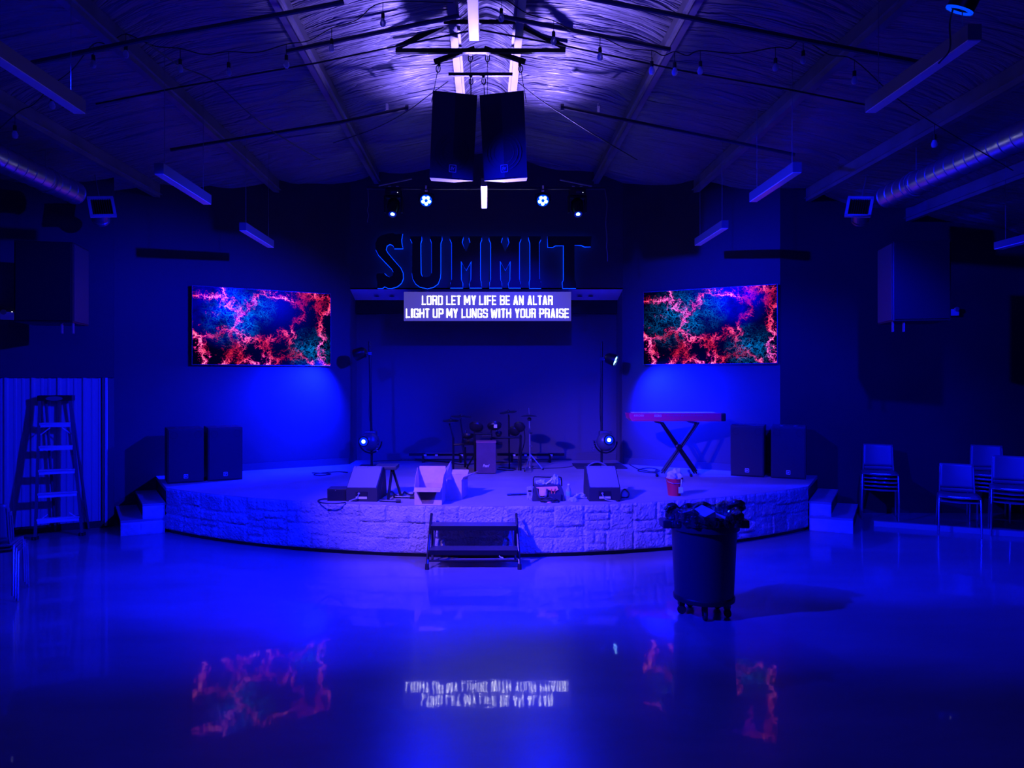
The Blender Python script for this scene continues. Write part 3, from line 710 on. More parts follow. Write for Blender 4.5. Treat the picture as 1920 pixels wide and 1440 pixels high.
for (a_, b2, lb) in ((P(824, 116, 7.75), P(809, 192, 7.9), 'outer hanging wire of the left hung speaker'), (P(882, 96, 7.75), P(882, 188, 8.0), 'inner hanging wire of the left hung speaker'),
                    (P(974, 116, 7.75), P(987, 192, 7.9), 'outer hanging wire of the right hung speaker'), (P(914, 96, 7.75), P(914, 188, 8.0), 'inner hanging wire of the right hung speaker'),
                    (P(883, 140, 8.2), P(884, 188, 8.3), 'rear hanging wire of the left hung speaker'), (P(906, 140, 8.2), P(910, 190, 8.3), 'rear hanging wire of the right hung speaker')):
    t = thing('hanging_wire', lb, 'wire', a_, group='wires of the hung speakers')
    bm = NB(); tube(bm, [a_, b2], .004, 5); obj('wire_rope', bm, M_wire, t, True)
    bm = NB(); d_ = (b2-a_).normalized(); ring = [a_+d_*.07+Vector((math.cos(u)*.022, 0, math.sin(u)*.04)) for u in [2*PI*k/14 for k in range(14)]]
    tube(bm, ring, .006, 5, closed=True); box(bm, a_+d_*.015, (.03, .03, .05)); obj('shackle', bm, M_blackm, t, True)

# pipes and rods that follow the roof slope
def pipe(pts, r, label, m=M_blackm, clamp=False, name='roof_pipe', group='pipes across the roof'):
    t = thing(name, label, 'pipe', pts[0], group=group)
    bm = NB(); tube(bm, pts, r, 8); obj('pipe_run', bm, m, t, True, smooth=True)
    if clamp:
        bm = NB(); e = Vector(pts[0]); tube(bm, [e-Vector((.02, 0, 0)), e+Vector((.02, 0, 0))], r*1.9, 10); obj('end_clamp', bm, m, t, True)
        bm = NB(); q = Vector(pts[0]).lerp(Vector(pts[1]), .10 if (Vector(pts[1])-e).length > 1.5 else .3); box(bm, q+Vector((0, 0, .06)), (.03, .03, .08)); ball(bm, q+Vector((0, 0, .12)), .014); obj('hook_clamp', bm, M_chrome, t, True)
    return t
M_bpipe = mat('painted_pipe', (.05, .05, .055), .3, .3)
pipe([P(645, 4, 6.16), P(533, 26, 6.16), P(270, 74, 6.16), P(60, 118, 6.16)], .022, 'thick pipe sloping down the left roof nearest the camera', M_bpipe)
pipe([P(1090, -6, 6.16), P(1280, 31, 6.16), P(1510, 76, 6.16), P(1760, 124, 6.16)], .022, 'thick pipe sloping down the right roof nearest the camera', M_bpipe)
pipe([P(861, 30, 6.8), P(640, 75, 6.8), P(537, 97, 6.8)], .022, 'black pipe left of the ridge with a free outer end', M_bpipe)
pipe([P(940, 31, 6.8), P(1257, 93, 6.8)], .022, 'black pipe right of the ridge with a free outer end', M_bpipe)
pipe([P(890, 56, 7.15), P(760, 83, 7.15), P(600, 117, 7.15), P(340, 163, 7.15), P(180, 195, 7.15)], .009, 'thin rod sloping down the left roof behind the bulbs', M_blackm)
pipe([P(900, 56, 7.15), P(1050, 84, 7.15), P(1280, 133, 7.15), P(1480, 168, 7.15), P(1640, 200, 7.15)], .009, 'thin rod sloping down the right roof behind the bulbs', M_blackm)
pipe([P(763, 203, 8.7), P(640, 229, 8.7), P(320, 281, 8.7)], .022, 'pipe left of the hung speakers with a clamp on its free end', M_bpipe, True)
pipe([P(1054, 201, 8.7), P(1280, 247, 8.7), P(1490, 290, 8.7)], .022, 'pipe right of the hung speakers with a clamp on its free end', M_bpipe, True)
lp = pipe([P(688, 353, 11.0), P(1134, 353, 11.0)], .024, 'level black lighting pipe carrying the stage lamps above the sign', M_bpipe)
pipe([P(772, 335, 11.4), P(710, 348, 11.4)], .014, 'short rod left above the lighting pipe', M_purlin)
pipe([P(1050, 337, 11.4), P(1110, 349, 11.4)], .014, 'short rod right above the lighting pipe', M_purlin)
for i, pp in enumerate(([P(840, 153, 8.3), P(800, 182, 8.6), P(760, 211, 8.7), P(700, 242, 8.9), P(625, 268, 9.0)],
           [P(972, 155, 8.3), P(1010, 185, 8.6), P(1060, 218, 8.7), P(1110, 250, 8.9), P(1195, 300, 9.2)],
           [P(275, 80, 6.3), P(340, 125, 7.0), P(400, 152, 7.4), P(470, 215, 8.0), P(520, 252, 8.6), P(600, 300, 9.6)])):
    bm = NB(); tube(bm, spline(pp, 6), .006, 5)
    tag(obj('hanging_cable', bm, M_wire), ('black cable running from the left hung speaker along the roof', 'black cable running from the right hung speaker along the roof', 'loose thin cable hanging down the dark left roof slope')[i], 'cable')

# ------------------------------------------------------------------ linear pendant lights
def pendant(px, pyF, pyN, YF, YN, label, wdt=.09, hgt=.10):
    a_ = P(px[0], pyF, YF); X = a_.x; z = a_.z; L = YF-YN
    t = thing('linear_pendant_light', label, 'ceiling light', (X, (YF+YN)/2, z), group='unlit linear pendant lights')
    bm = NB(); box(bm, (0, 0, hgt/2+.008), (wdt, L, hgt)); obj('fixture_body', bm, M_fix, t)
    bm = NB(); box(bm, (0, 0, .004), (wdt-.006, L-.006, .008)); obj('diffuser', bm, M_diff, t)
    for s in (-1, 1):
        bm = NB(); top = RZ(X)+.16; tube(bm, [(0, s*(L/2-.12), hgt), (0, s*(L/2-.12), top-z)], .003, 5); obj('suspension_wire', bm, M_wire2, t)
    return t
pendant((150,), 214, 0, 5.52, 4.30, 'unlit pendant light at the upper left edge, nearest of the left row')
pendant((389,), 384, 0, 8.02, 6.83, 'unlit pendant light in the left row, between the duct and the ridge')
pendant((508,), 465, 0, 10.35, 9.15, 'small far unlit pendant light in the left row near the stage wall')
pendant((1632,), 212, 0, 5.85, 4.60, 'unlit pendant light at the upper right, nearest of the right row')
pendant((1412,), 379, 0, 8.37, 7.18, 'unlit pendant light in the right row with red screen reflections')
pendant((1308,), 461, 0, 10.6, 9.38, 'small far unlit pendant light in the right row near the stage wall')
pendant((889,), 77, 0, 6.4, 4.9, 'unlit pendant light at top centre under the ridge')
pendant((908,), 391, 0, 10.5, 9.3, 'short unlit pendant light hanging between the two stage par lamps', .08)
pendant((1872,), 468, 0, 8.7, 7.5, 'dim unlit pendant light at the far right edge above the chairs', .11, .08)

# ------------------------------------------------------------------ spiral ducts and air registers
def duct(pts, r, label, sadd):
    t = thing('spiral_duct', label, 'duct', pts[-1], group='spiral air ducts along the sides')
    a_, b2 = Vector(pts[0]), Vector(pts[-1]); L = (b2-a_).length; n = int(L/.16); pr = []
    for i in range(n):
        z = i*.16; pr += [(r, z), (r, z+.140), (r+.006, z+.145), (r+.006, z+.155)]
    pr.append((r, n*.16)); bm = NB(); lathe(bm, [(r*.96, 0)]+pr, 32, along(a_, b2)); obj('duct_run', bm, M_steel, t, True, smooth=True)
    for k in (.35, .62, .9):
        p = a_.lerp(b2, k); bm = NB()
        ring = [p+Vector((math.cos(u)*(r+.01), 0, math.sin(u)*(r+.01))) for u in [2*PI*q/24 for q in range(24)]]
        tube(bm, ring, .006, 5, closed=True); tube(bm, [p+Vector((0, 0, r)), p+Vector((0, 0, max(.1, RZ(p.x)-p.z)))], .004, 5); obj('duct_strap', bm, M_wire2, t, True)
    return t
duct([Vector((-5.10, 2.2, 4.37)), Vector((-5.13, 9.0, 4.37))], .135, 'round spiral air duct along the upper left side', 1)
duct([Vector((5.04, 2.2, 4.33)), Vector((5.0, 9.0, 4.33))], .135, 'round spiral air duct along the upper right side', 1)
def register(px, py, Y, ang, label, s):
    c = P(px, py, Y); t = thing('air_register', label, 'air vent', c, group='square air registers at the duct ends', rot=(R(-22), R(s*8), ang)); w_ = .27
    bm = NB()
    for dx, dz, sx, sz in ((0, w_/2, w_+.03, .035), (0, -w_/2, w_+.03, .035), (-w_/2, 0, .035, w_), (w_/2, 0, .035, w_)): box(bm, (dx, 0, dz), (sx, .03, sz))
    obj('frame', bm, mat('register_frame', (.45, .45, .47), .5), t)
    bm = NB(); box(bm, (0, .03, 0), (w_, .02, w_)); obj('back_plate', bm, M_black, t)
    bm = NB()
    for k in range(9): box(bm, (-w_/2+.03+k*.026, .01, 0), (.004, .02, w_-.03), rotm(0, 0, .5))
    obj('vanes', bm, M_blackm, t)
    bm = NB(); lathe(bm, [(.10, 0), (.10, .18), (.11, .18), (.11, .22)], 24, Matrix.Translation((s*.02, .04, -.02)) @ rotm(R(-90))); obj('duct_collar', bm, M_steel, t)
    bm = NB(); tube(bm, [(0, .08, .1), (0, .08+.1, .62)], .006, 5); obj('hanger_rod', bm, M_wire2, t)
register(191, 388, 9.2, R(30), 'square air register facing down at the end of the left duct', -1)
register(1611, 388, 9.2, R(-30), 'square air register facing down at the end of the right duct', 1)

# ------------------------------------------------------------------ string lights
def strings(bulbs, label, ends):
    pts = []; B_ = [P(x, y, 6.5) for x, y in bulbs]
    t = thing('string_light', label, 'string light', B_[0], group='strings of clear bulbs across the hall')
    path = [ends[0]] if ends[0] is not None else []
    for i, b0 in enumerate(B_):
        path.append(b0+Vector((0, 0, .17)))
        if i < len(B_)-1: path.append((b0+B_[i+1])/2+Vector((0, 0, .13)))
    if ends[1] is not None: path.append(ends[1])
    bm = NB(); tube(bm, spline(path, 5), .005, 5); obj('cord', bm, M_wire, t, True)
    for b0 in B_:
        bm = NB(); tube(bm, [b0+Vector((0, 0, .17)), b0+Vector((0, 0, .06))], .003, 5); lathe(bm, [(.008, .075), (.016, .07), (.017, .03), (.014, .02)], 12, Matrix.Translation(b0)); so = obj('lamp_socket', bm, M_black, t, True)
        bm = NB(); lathe(bm, [(.0, -.05), (.014, -.047), (.024, -.035), (.028, -.018), (.024, 0), (.015, .018), (.012, .03)], 14, Matrix.Translation(b0)); obj('bulb', bm, M_glassy, so, True, smooth=True)
        bm = NB(); tube(bm, [b0+Vector((-.006, 0, .02)), b0+Vector((-.009, 0, -.02)), b0+Vector((0, 0, -.03)), b0+Vector((.009, 0, -.02)), b0+Vector((.006, 0, .02))], .0022, 5); obj('filament', bm, M_chrome, so, True)
strings([(28, 250), (98, 195), (175, 118), (236, 99), (338, 126), (429, 132), (537, 118), (622, 88), (718, 40)], 'string of clear bulbs under the left half of the roof', (P(-60, 300, 6.5), P(850, 5, 6.5)))
strings([(940, 31), (1038, 74), (1125, 104), (1222, 130), (1265, 132), (1313, 130), (1454, 124), (1506, 110), (1602, 148), (1752, 267)], 'string of clear bulbs under the right half of the roof', (P(905, 0, 6.5), P(1900, 320, 6.5)))

# ------------------------------------------------------------------ wall boxes high on the sides
def emer(c, ang, label):
    t = thing('emergency_light', label, 'emergency light', c, ang, 'emergency light boxes high on the side walls')
    bm = NB(); box(bm, (0, 0, 0), (.27, .07, .10), bev=.006); obj('box_body', bm, M_white, t)
    for s in (-1, 1):
        bm = NB(); lathe(bm, [(.03, 0), (.035, .035), (.03, .04)], 16, Matrix.Translation((s*.09, -.025, .045)) @ rotm(R(90))); obj('lamp_head', bm, mat('grey_lamp_head', (.2, .2, .22), .3), t)
    bm = NB(); ball(bm, (0, -.03, .055), .007); obj('indicator', bm, mat('indicator_glow', (.8, .8, .8), .3, emit=(.8, .85, 1), es=1.5), t)
pe = A.lerp(B, .62)+nAB*.08
emer(P(25, 593, 9.42)-Vector((0, .02, 0)), math.atan2(dAB.y, dAB.x), 'small white emergency light box high on the left wall')
emer(P(1779, 586, 10.90), 0, 'small white emergency light box high on the right wall')
def wallbox(c, ang, label, w_, s):
    t = thing('wall_loudspeaker', label, 'loudspeaker', c, ang, 'large dark cabinets hung high on the side walls'); h = .95
    bm = NB(); box(bm, (0, 0, 0), (w_, .55, h), bev=.01); obj('cabinet', bm, M_black, t)
    bm = NB(); box(bm, (0, -.283, 0), (w_-.04, .02, h-.05)); obj('grille', bm, M_black, t)
    bm = NB(); box(bm, (s*(w_/2+.004), 0, 0), (.01, .5, h-.04)); obj('side_panel', bm, mat('dark_grey_side', (.05, .05, .055), .5), t)
    for dx in (.02, .14): bm = NB(); box(bm, (s*(w_/2-dx), -.2, -h/2-.06), (.012, .05, .12)); obj('hanging_bracket', bm, M_fix, t)
wallbox(P(99, 534, 8.6), R(12), 'large dark loudspeaker cabinet high on the left wall above the ladder', .62, 1)
wallbox(P(1712, 532, 8.7), R(-12), 'large dark loudspeaker cabinet high on the right wall above the chairs', .62, -1)

# ------------------------------------------------------------------ stage lamps
def par(c, label, lit, aim):
    """round par can: c = lens centre, aim = direction"""
    d = Vector(aim).normalized(); q = d.to_track_quat('Z', 'Y').to_matrix().to_4x4(); M = Matrix.Translation(c) @ q
    t = thing('par_lamp', label, 'stage light', c, group='round stage par lamps')
    bm = NB(); lathe(bm, [(.05, -.17), (.085, -.13), (.10, -.02), (.102, .02), (.094, .02), (.094, 0), (0, 0)], 28, M); obj('housing', bm, M_blackm, t, True, smooth=True)
    bm = NB(); lathe(bm, [(0, .002), (.09, .002)], 28, M); f = obj('lens_plate', bm, M_ring if lit else M_ringdim, t, True)
    for k in range(5):
        a_ = 2*PI*k/5; bm = NB()
        lathe(bm, [(0, .010), (.018, .008), (.028, .003)], 14, M @ Matrix.Translation((.05*math.sin(a_), -.05*math.cos(a_) if q else 0, 0))); obj('led', bm, M_lens if lit else M_ring, f, True, smooth=True)
    return t, M
for c, lb in ((PLx, 'round blue lit par lamp on the pipe above the letters U and M, left one'), (PRx, 'round blue lit par lamp on the pipe above the letter T, right one')):
    t, M = par(c, lb, True, (0, -.88, -.47))
    bm = NB(); tube(bm, [c+Vector((-.115, .05, 0)), c+Vector((-.115, .05, .1)), c+Vector((0, .05, .14)), c+Vector((.115, .05, .1)), c+Vector((.115, .05, 0))], .008, 6)
    obj('yoke', bm, M_blackm, t, True)
    bm = NB(); box(bm, c+Vector((0, .03, .16)), (.04, .05, .05)); box(bm, c+Vector((0, .0, .20)), (.025, .06, .05)); obj('clamp', bm, M_steel, t, True)
# par at the top right edge of the picture, with a lit ring
c = FR+Vector((0, 0, -.02)); t = thing('par_lamp', 'par can with a glowing blue rim hanging at the top right edge', 'stage light', c, group='round stage par lamps')
Mx = Matrix.Translation(c) @ Vector((-.38, .45, -1)).to_track_quat('Z', 'Y').to_matrix().to_4x4()
bm = NB(); lathe(bm, [(.05, -.22), (.08, -.2), (.085, 0), (.08, .0), (.075, -.03), (0, -.03)], 28, Mx); obj('housing', bm, M_blackm, t, True, smooth=True)
bm = NB(); lathe(bm, [(.062, .0), (.086, .0), (.086, -.012), (.062, -.012), (.062, 0)], 32, Mx); obj('lit_rim', bm, M_ring, t, True)
bm = NB(); tube(bm, [c+Vector((0, 0, .2)), c+Vector((0, 0, .6))], .01, 6); obj('drop_pole', bm, M_blackm, t, True)
bm = NB(); tube(bm, spline([c+Vector((-.03, 0, .05)), c+Vector((-.06, 0, -.08)), c+Vector((-.06, 0, -.25)), c+Vector((-.07, .1, -.30))], 5), .006, 5); obj('power_lead', bm, M_wire, t, True)
def moving_head(lens, label):
    t = thing('moving_head_light', label, 'stage light', lens, group='moving head lights on the lighting pipe')
    top = lens+Vector((0, .12, .40))
    bm = NB(); box(bm, top+Vector((0, 0, -.05)), (.24, .2, .1), bev=.01); obj('base', bm, M_blackm, t, True)
    bm = NB(); box(bm, top+Vector((.02, -.105, -.06)), (.1, .006, .035)); obj('display', bm, mat('dark_display', (.03, .03, .09), .2), t, True)
    bm = NB(); ball(bm, top+Vector((.075, -.105, -.06)), .006); obj('indicator', bm, MATS['indicator_glow'], t, True)
    bm = NB()
    for s in (-1, 1): box(bm, top+Vector((s*.13, 0, -.22)), (.03, .10, .26), bev=.01)
    box(bm, top+Vector((0, 0, -.11)), (.28, .1, .03)); obj('yoke', bm, M_blackm, t, True)
    d = Vector((0, -.55, -.83)).normalized(); M = Matrix.Translation(lens) @ d.to_track_quat('Z', 'Y').to_matrix().to_4x4()
    bm = NB(); lathe(bm, [(.06, -.30), (.09, -.26), (.10, -.14), (.075, -.03), (.07, 0), (.06, 0), (.055, -.012), (0, -.012)], 24, M); h = obj('lamp_head', bm, M_blackm, t, True, smooth=True)
    bm = NB(); lathe(bm, [(.03, -.004), (.058, -.004)], 24, M); obj('lens_rim', bm, M_ringdim, h, True)
    bm = NB(); lathe(bm, [(0, .012), (.02, .008), (.032, -.004)], 20, M); obj('lens', bm, M_lens, h, True, smooth=True)
    bm = NB()
    for s in (-1, 1): box(bm, top+Vector((s*.06, 0, .03)), (.04, .05, .06))
    obj('clamp', bm, M_steel, t, True)
moving_head(MHL, 'moving head light with lit lens at the left end of the lighting pipe')
moving_head(MHR, 'moving head light with lit lens at the right end of the lighting pipe')
for px0, y0, y1, lb in ((690, 378, 417, 'thin loose chain hanging left of the left moving head'), (1137, 368, 490, 'thin loose cable hanging right of the right moving head')):
    bm = NB(); pts_ = [P(px0+math.sin(k*1.3)*1.2+(3 if k > 7 and px0 > 1000 else 0), y0+(y1-y0)*k/9, 11.0) for k in range(10)]; pts_[0] = P(px0-(0 if px0 < 1000 else 3), 354, 11.0)
    tube(bm, spline(pts_, 3), .006, 5); tag(obj('loose_cable', bm, M_wire2), lb, 'cable')

# floor stands with pole, side par and big round lamp
def stand(px, pole_bot, pole_top, lensx, lensy, side, parx, pary, label, lit, aim):
    Y = 11.75; b0 = P(px, 873, Y); b0.z = ST
    t = thing('lighting_stand', label, 'light stand', b0, group='tall lighting stands beside the niche')
    bm = NB(); box(bm, b0+Vector((0, 0, .012)), (.42, .42, .024)); obj('base_plate', bm, M_blackm, t, True)
    tp = P(pole_top[0], pole_top[1], Y)
    bm = NB(); tube(bm, [b0, P(pole_bot, 800, Y), tp], .02, 10); obj('pole', bm, M_blackm, t, True, smooth=True)
    bm = NB(); tube(bm, spline([b0+Vector((.05, -.02, .4)), P(px+4, 815, Y), P(pole_bot-4 if side < 0 else pole_bot-3, 780, Y), P(pole_bot-2, 720, Y), P(pole_top[0], pole_top[1]+40, Y)], 6), .006, 5); obj('cable', bm, M_wire, t, True)
    # crossarm
    pa = P(parx, pary, Y-.05); at = P(pole_top[0], pary-2 if side < 0 else pary-3, Y)
    bm = NB(); tube(bm, [at, pa], .012, 8); obj('side_arm', bm, M_steel, t, True)
    bm = NB(); box(bm, at, (.08, .06, .05)); box(bm, at+Vector((side*.06, 0, -.05)), (.03, .03, .03)); obj('clamp', bm, M_chrome, t, True)
    # round studio style lamp
    c = P(lensx, lensy, Y-.22); d = Vector((side*.10, -1, 0)).normalized(); M = Matrix.Translation(c) @ d.to_track_quat('Z', 'Y').to_matrix().to_4x4()
    l2 = thing('moving_head_light', 'round moving head lamp with glowing lens on the %s lighting stand' % ('left' if side < 0 else 'right'), 'stage light', c, group='round lamps on the lighting stands')
    bc = P(px-(3 if side < 0 else -8), 828, Y-.1)
    bm = NB(); tb = bmesh.new(); bmesh.ops.create_uvsphere(tb, u_segments=24, v_segments=14, radius=.155); bmesh.ops.scale(tb, vec=(1, .8, 1), verts=tb.verts); merge(bm, tb, Matrix.Translation(bc)); hd = obj('lamp_head', bm, mat('grey_lamp_shell', (.06, .06, .075), .35), l2, True, smooth=True)
    bm = NB(); box(bm, bc+Vector((0, .06, .12)), (.2, .16, .1), bev=.02); obj('fan_housing', bm, MATS['grey_lamp_shell'], l2, True)
    bm = NB(); lathe(bm, [(.075, -.08), (.085, 0), (.07, .0), (.06, -.01), (0, -.01)], 24, M); obj('lens_barrel', bm, M_blackm, l2, True, smooth=True)
    bm = NB(); lathe(bm, [(.030, 0.002), (.066, .002)], 24, M); obj('lens_rim', bm, mat('mid_blue_lens', (0, .03, .4), .3, emit=(0, .03, 1), es=.55), l2, True)
    bm = NB(); lathe(bm, [(0, .02), (.022, .014), (.034, .0)], 20, M); obj('lens', bm, M_lens, l2, True, smooth=True)
    bm = NB()
    arcp = [bc+Vector((math.cos(u)*.185, .02, math.sin(u)*.185)) for u in [PI+PI*k/14 for k in range(15)]]
    tube(bm, arcp, .014, 6); obj('yoke', bm, M_blackm, l2, True)
    bm = NB(); q = P(px+(12 if side < 0 else -15), 838, Y-.15)
    for k in range(5): box(bm, q+Vector((random.uniform(-.02, .02), 0, -.06+k*.04)), (.035, .04, .02))
    obj('connector_clamp', bm, M_chrome, l2, True)
    pt, M = par(pa+Vector((side*.06, 0, 0)), 'small %s par lamp on the side arm of the %s lighting stand' % (('unlit', 'left') if side < 0 else ('lit', 'right')), lit, aim)
stand(697, 696, (693, 640), 681.5, 828, -1, 676, 665, 'tall black lighting stand at the left side of the niche', False, (-1, .35, -.35))
stand(1128, 1128, (1128, 640), 1142, 825, 1, 1146, 676, 'tall black lighting stand at the right side of the niche', True, (.85, -.4, -.35))

# floor LED bars at the back of the niche
for (x0, x1, lb) in ((767, 891, 'low LED light bar on the niche floor behind the drums, left half'), (932, 1058, 'low LED light bar on the niche floor behind the drums, right half')):
    a_, b2 = P(x0, 852, 12.5), P(x1, 852, 12.5); t = thing('led_light_bar', lb, 'light bar', ((a_.x+b2.x)/2, 12.5, ST), group='LED bars on the niche floor')
    bm = NB(); box(bm, ((a_.x+b2.x)/2, 12.5, a_.z), (b2.x-a_.x, .05, .045), bev=.004); bo = obj('bar_housing', bm, M_blackm, t, True)
    bm = NB(); box(bm, ((a_.x+b2.x)/2, 12.44, a_.z-.045), ((b2.x-a_.x)*.55, .05, .05)); box(bm, ((a_.x+b2.x)/2, 12.47, a_.z+.025), ((b2.x-a_.x)*.5, .06, .012)); obj('mounting_rail', bm, M_fix, t, True)
    for k in (.22, .78):
        q = a_.lerp(b2, k); bm = NB(); box(bm, (q.x, 12.48, (q.z+ST)/2), (.04, .16, q.z-ST)); obj('foot', bm, M_blackm, t, True)
    for k in (.25, .42, .8):
        q = a_.lerp(b2, k); bm = NB(); box(bm, (q.x, 12.41, q.z-.005), (.045, .02, .03)); obj('bar_clamp', bm, M_lab, t, True)

# ------------------------------------------------------------------ drum kit
KY = 11.45
kit = thing('electronic_drum_kit', 'black electronic drum kit with pads and rubber cymbals on a tube rack in the niche', 'drum kit', (P(905, 880, KY).x, KY, ST))
def kt(name, pts, r=.017, m=M_blackm):
    bm = NB(); tube(bm, pts, r, 8); return obj(name, bm, m, kit, True, smooth=True)
def K(x, y, dy=0.): return P(x, y, KY+dy)
def KF(x, dy=0.):
    p = P(x, 800, KY+dy); p.z = ST; return p
kt('rack_leg', [KF(850), K(850, 820)]); kt('rack_leg', [KF(891, -.2), K(890, 812, -.2)]); kt('rack_leg', [KF(976, -.1), K(976, 815, -.1)]); kt('rack_leg', [KF(872, .3), K(872, 838, .3)])
kt('rack_rail', [K(850, 834), K(868, 833), K(891, 833, -.15)]); kt('rack_rail', [K(890, 813, -.2), K(922, 813, -.2)]); kt('rack_rail', [K(921, 812, -.2), K(921, 830, -.2)])
kt('rack_rail', [K(921, 821, -.1), K(976, 820, -.1)]); kt('rack_rail', [K(868, 833), K(874, 858)], .013); kt('rack_rail', [K(875, 878), K(891, 850, -.1)], .013)
kt('rack_rail', [K(921, 832), K(942, 831)])
kt('boom_arm', [K(850, 822), K(845, 800), K(842, 794)], .013); kt('boom_arm', [K(868, 833), K(867, 812), K(863, 786)], .013); kt('boom_arm', [KF(955, .1), K(954, 778, .1)], .013); kt('boom_arm', [K(890, 812, -.2), K(889, 800, -.2)], .013); kt('boom_arm', [K(921, 812, -.2), K(922, 802, -.2)], .013)
def cymbal(x, y, wpx, tilt, dy=0., roll=0.):
    r = wpx/2*(KY+dy)/FP; bm = NB(); lathe(bm, [(0, .024), (.028, .020), (.034, .008), (r*.98, -.006), (r, -.012), (r*.97, -.014), (.03, 0), (0, .004)], 32, Matrix.Translation(K(x, y, dy)) @ rotm(tilt, roll, 0)); c = obj('cymbal', bm, M_cym, kit, True, smooth=True)
    bm = NB(); tube(bm, [K(x, y, dy)+Vector((0, 0, -.05)), K(x, y, dy)+Vector((0, 0, .045))], .006, 6); obj('wing_nut', bm, M_chrome, c, True)
cymbal(845, 788, 31, R(6)); cymbal(865, 780, 40, R(3), .1, R(2)); cymbal(953, 772, 33, R(5), .1, R(-7))
def pad(x, y, wpx, hpx, tilt, dy=0., roll=0.):
    r = wpx/2*(KY+dy)/FP; M = Matrix.Translation(K(x, y, dy)) @ rotm(tilt, roll, 0)
    bm = NB(); lathe(bm, [(0, -.06), (r*.5, -.055), (r*.92, -.03), (r, 0), (r*.98, .018), (r*.9, .022), (0, .014)], 28, M); p_ = obj('drum_pad', bm, M_black, kit, True, smooth=True)
    bm = NB()
    for k in range(6): ball(bm, M @ Vector((math.cos(k*PI/3)*r*.97, math.sin(k*PI/3)*r*.97, 0)), .009, seg=8)
    lathe(bm, [(r*.9, .022), (r*1.02, .012), (r*1.02, .004)], 28, M); obj('pad_rim', bm, mat('dark_pad_rim', (.05, .05, .06), .3, .5), p_, True)
    bm = NB(); tube(bm, [K(x-2, y+2, dy-.03), K(x-4, y-9, dy-.03)], .009, 6); obj('pad_clamp', bm, M_chrome, p_, True)
pad(893, 800, 27, 18, R(-42), -.2, R(14)); pad(927, 798, 27, 14, R(-32), -.2, R(-6)); pad(877, 816, 22, 12, R(-12), 0); pad(935, 812, 12, 10, R(-20)); pad(880, 827, 24, 10, R(-6), .1); pad(964, 808, 22, 18, R(-45), -.1, R(25)); pad(974, 800, 22, 18, R(-50), -.15, R(30))
bm = NB(); box(bm, K(913, 818, -.25), (.14, .07, .05), bev=.008); obj('drum_module', bm, M_black, kit, True)
bm = NB(); box(bm, K(929, 799, -.34), (.05, .02, .05)); obj('pad_tag', bm, M_lab, kit, True)
for pts_ in ([K(982, 800), K(984, 825), K(978, 850), KF(975)], [K(868, 815, -.05), K(866, 835), K(872, 860), KF(878, .05)], [K(978, 818), K(973, 845), KF(972, -.1)]):
    bm = NB(); tube(bm, spline(pts_, 6), .008, 5); obj('kit_cable', bm, M_wire, kit, True)
# hi-hat stand
hh_ = thing('hi_hat_stand', 'chrome hi-hat stand with black cymbals at the right of the drum kit', 'cymbal stand', KF(994))
def hk(name, bm, m): return obj(name, bm, m, hh_, True, smooth=True)
bm = NB(); tube(bm, [KF(994), K(993, 788)], .014, 8); tube(bm, [K(993, 788), K(991.5, 765)], .005, 6); hk('pole', bm, M_steel)
for (fx, dy) in ((1018, -.05), (984, -.25), (998, .3)):
    bm = NB(); tube(bm, [K(994.5, 852), KF(fx, dy)+Vector((0, 0, .01))], .009, 6); lg = hk('leg', bm, M_steel)
    bm = NB(); ball(bm, KF(fx, dy)+Vector((0, 0, .015)), .016); obj('rubber_foot', bm, M_rubber, lg, True)
bm = NB(); r = .13; lathe(bm, [(0, .025), (.03, .018), (r, 0), (r, -.004), (.03, .006)], 32, Matrix.Translation(K(992, 780))); hk('cymbal', bm, M_cym)
bm = NB(); ball(bm, K(992.5, 786), .035, (1, 1, .9)); hk('clutch', bm, M_black)
bm = NB()
for y_ in (812, 836, 862, 856): box(bm, K(993.5+(y_ % 3-1)*2, y_), (.045, .03, .022))
hk('tube_clamp', bm, M_chrome)
bm = NB(); box(bm, KF(990, -.2)+Vector((0, 0, .03)), (.09, .25, .02), rotm(R(8))); hk('pedal', bm, M_steel)
# cajon
cj = thing('cajon', 'dark wooden box drum with white script badge in front of the drum kit', 'box drum', P(911.5, 889, 10.92)+Vector((0, .17, 0)))
cj.location.z = ST; W_ = .302
bm = NB(); box(bm, (0, 0, .245), (W_, .30, .47), bev=.006); obj('body', bm, M_maroon, cj)
bm = NB(); box(bm, (0, -.156, .245), (W_-.006, .012, .465), bev=.002); obj('front_plate', bm, mat('cajon_front', (.10, .05, .075), .6, var=.15, vs=6), cj)
bm = NB(); box(bm, (0, 0, .486), (W_+.01, .315, .015), bev=.004); obj('seat', bm, mat('reddish_seat', (.35, .12, .12), .5), cj)
bm = text_mesh('Pearl', -.05, .05, .105, .15, -.162, .003, .02, .35); obj('badge', bm, M_lab, cj)

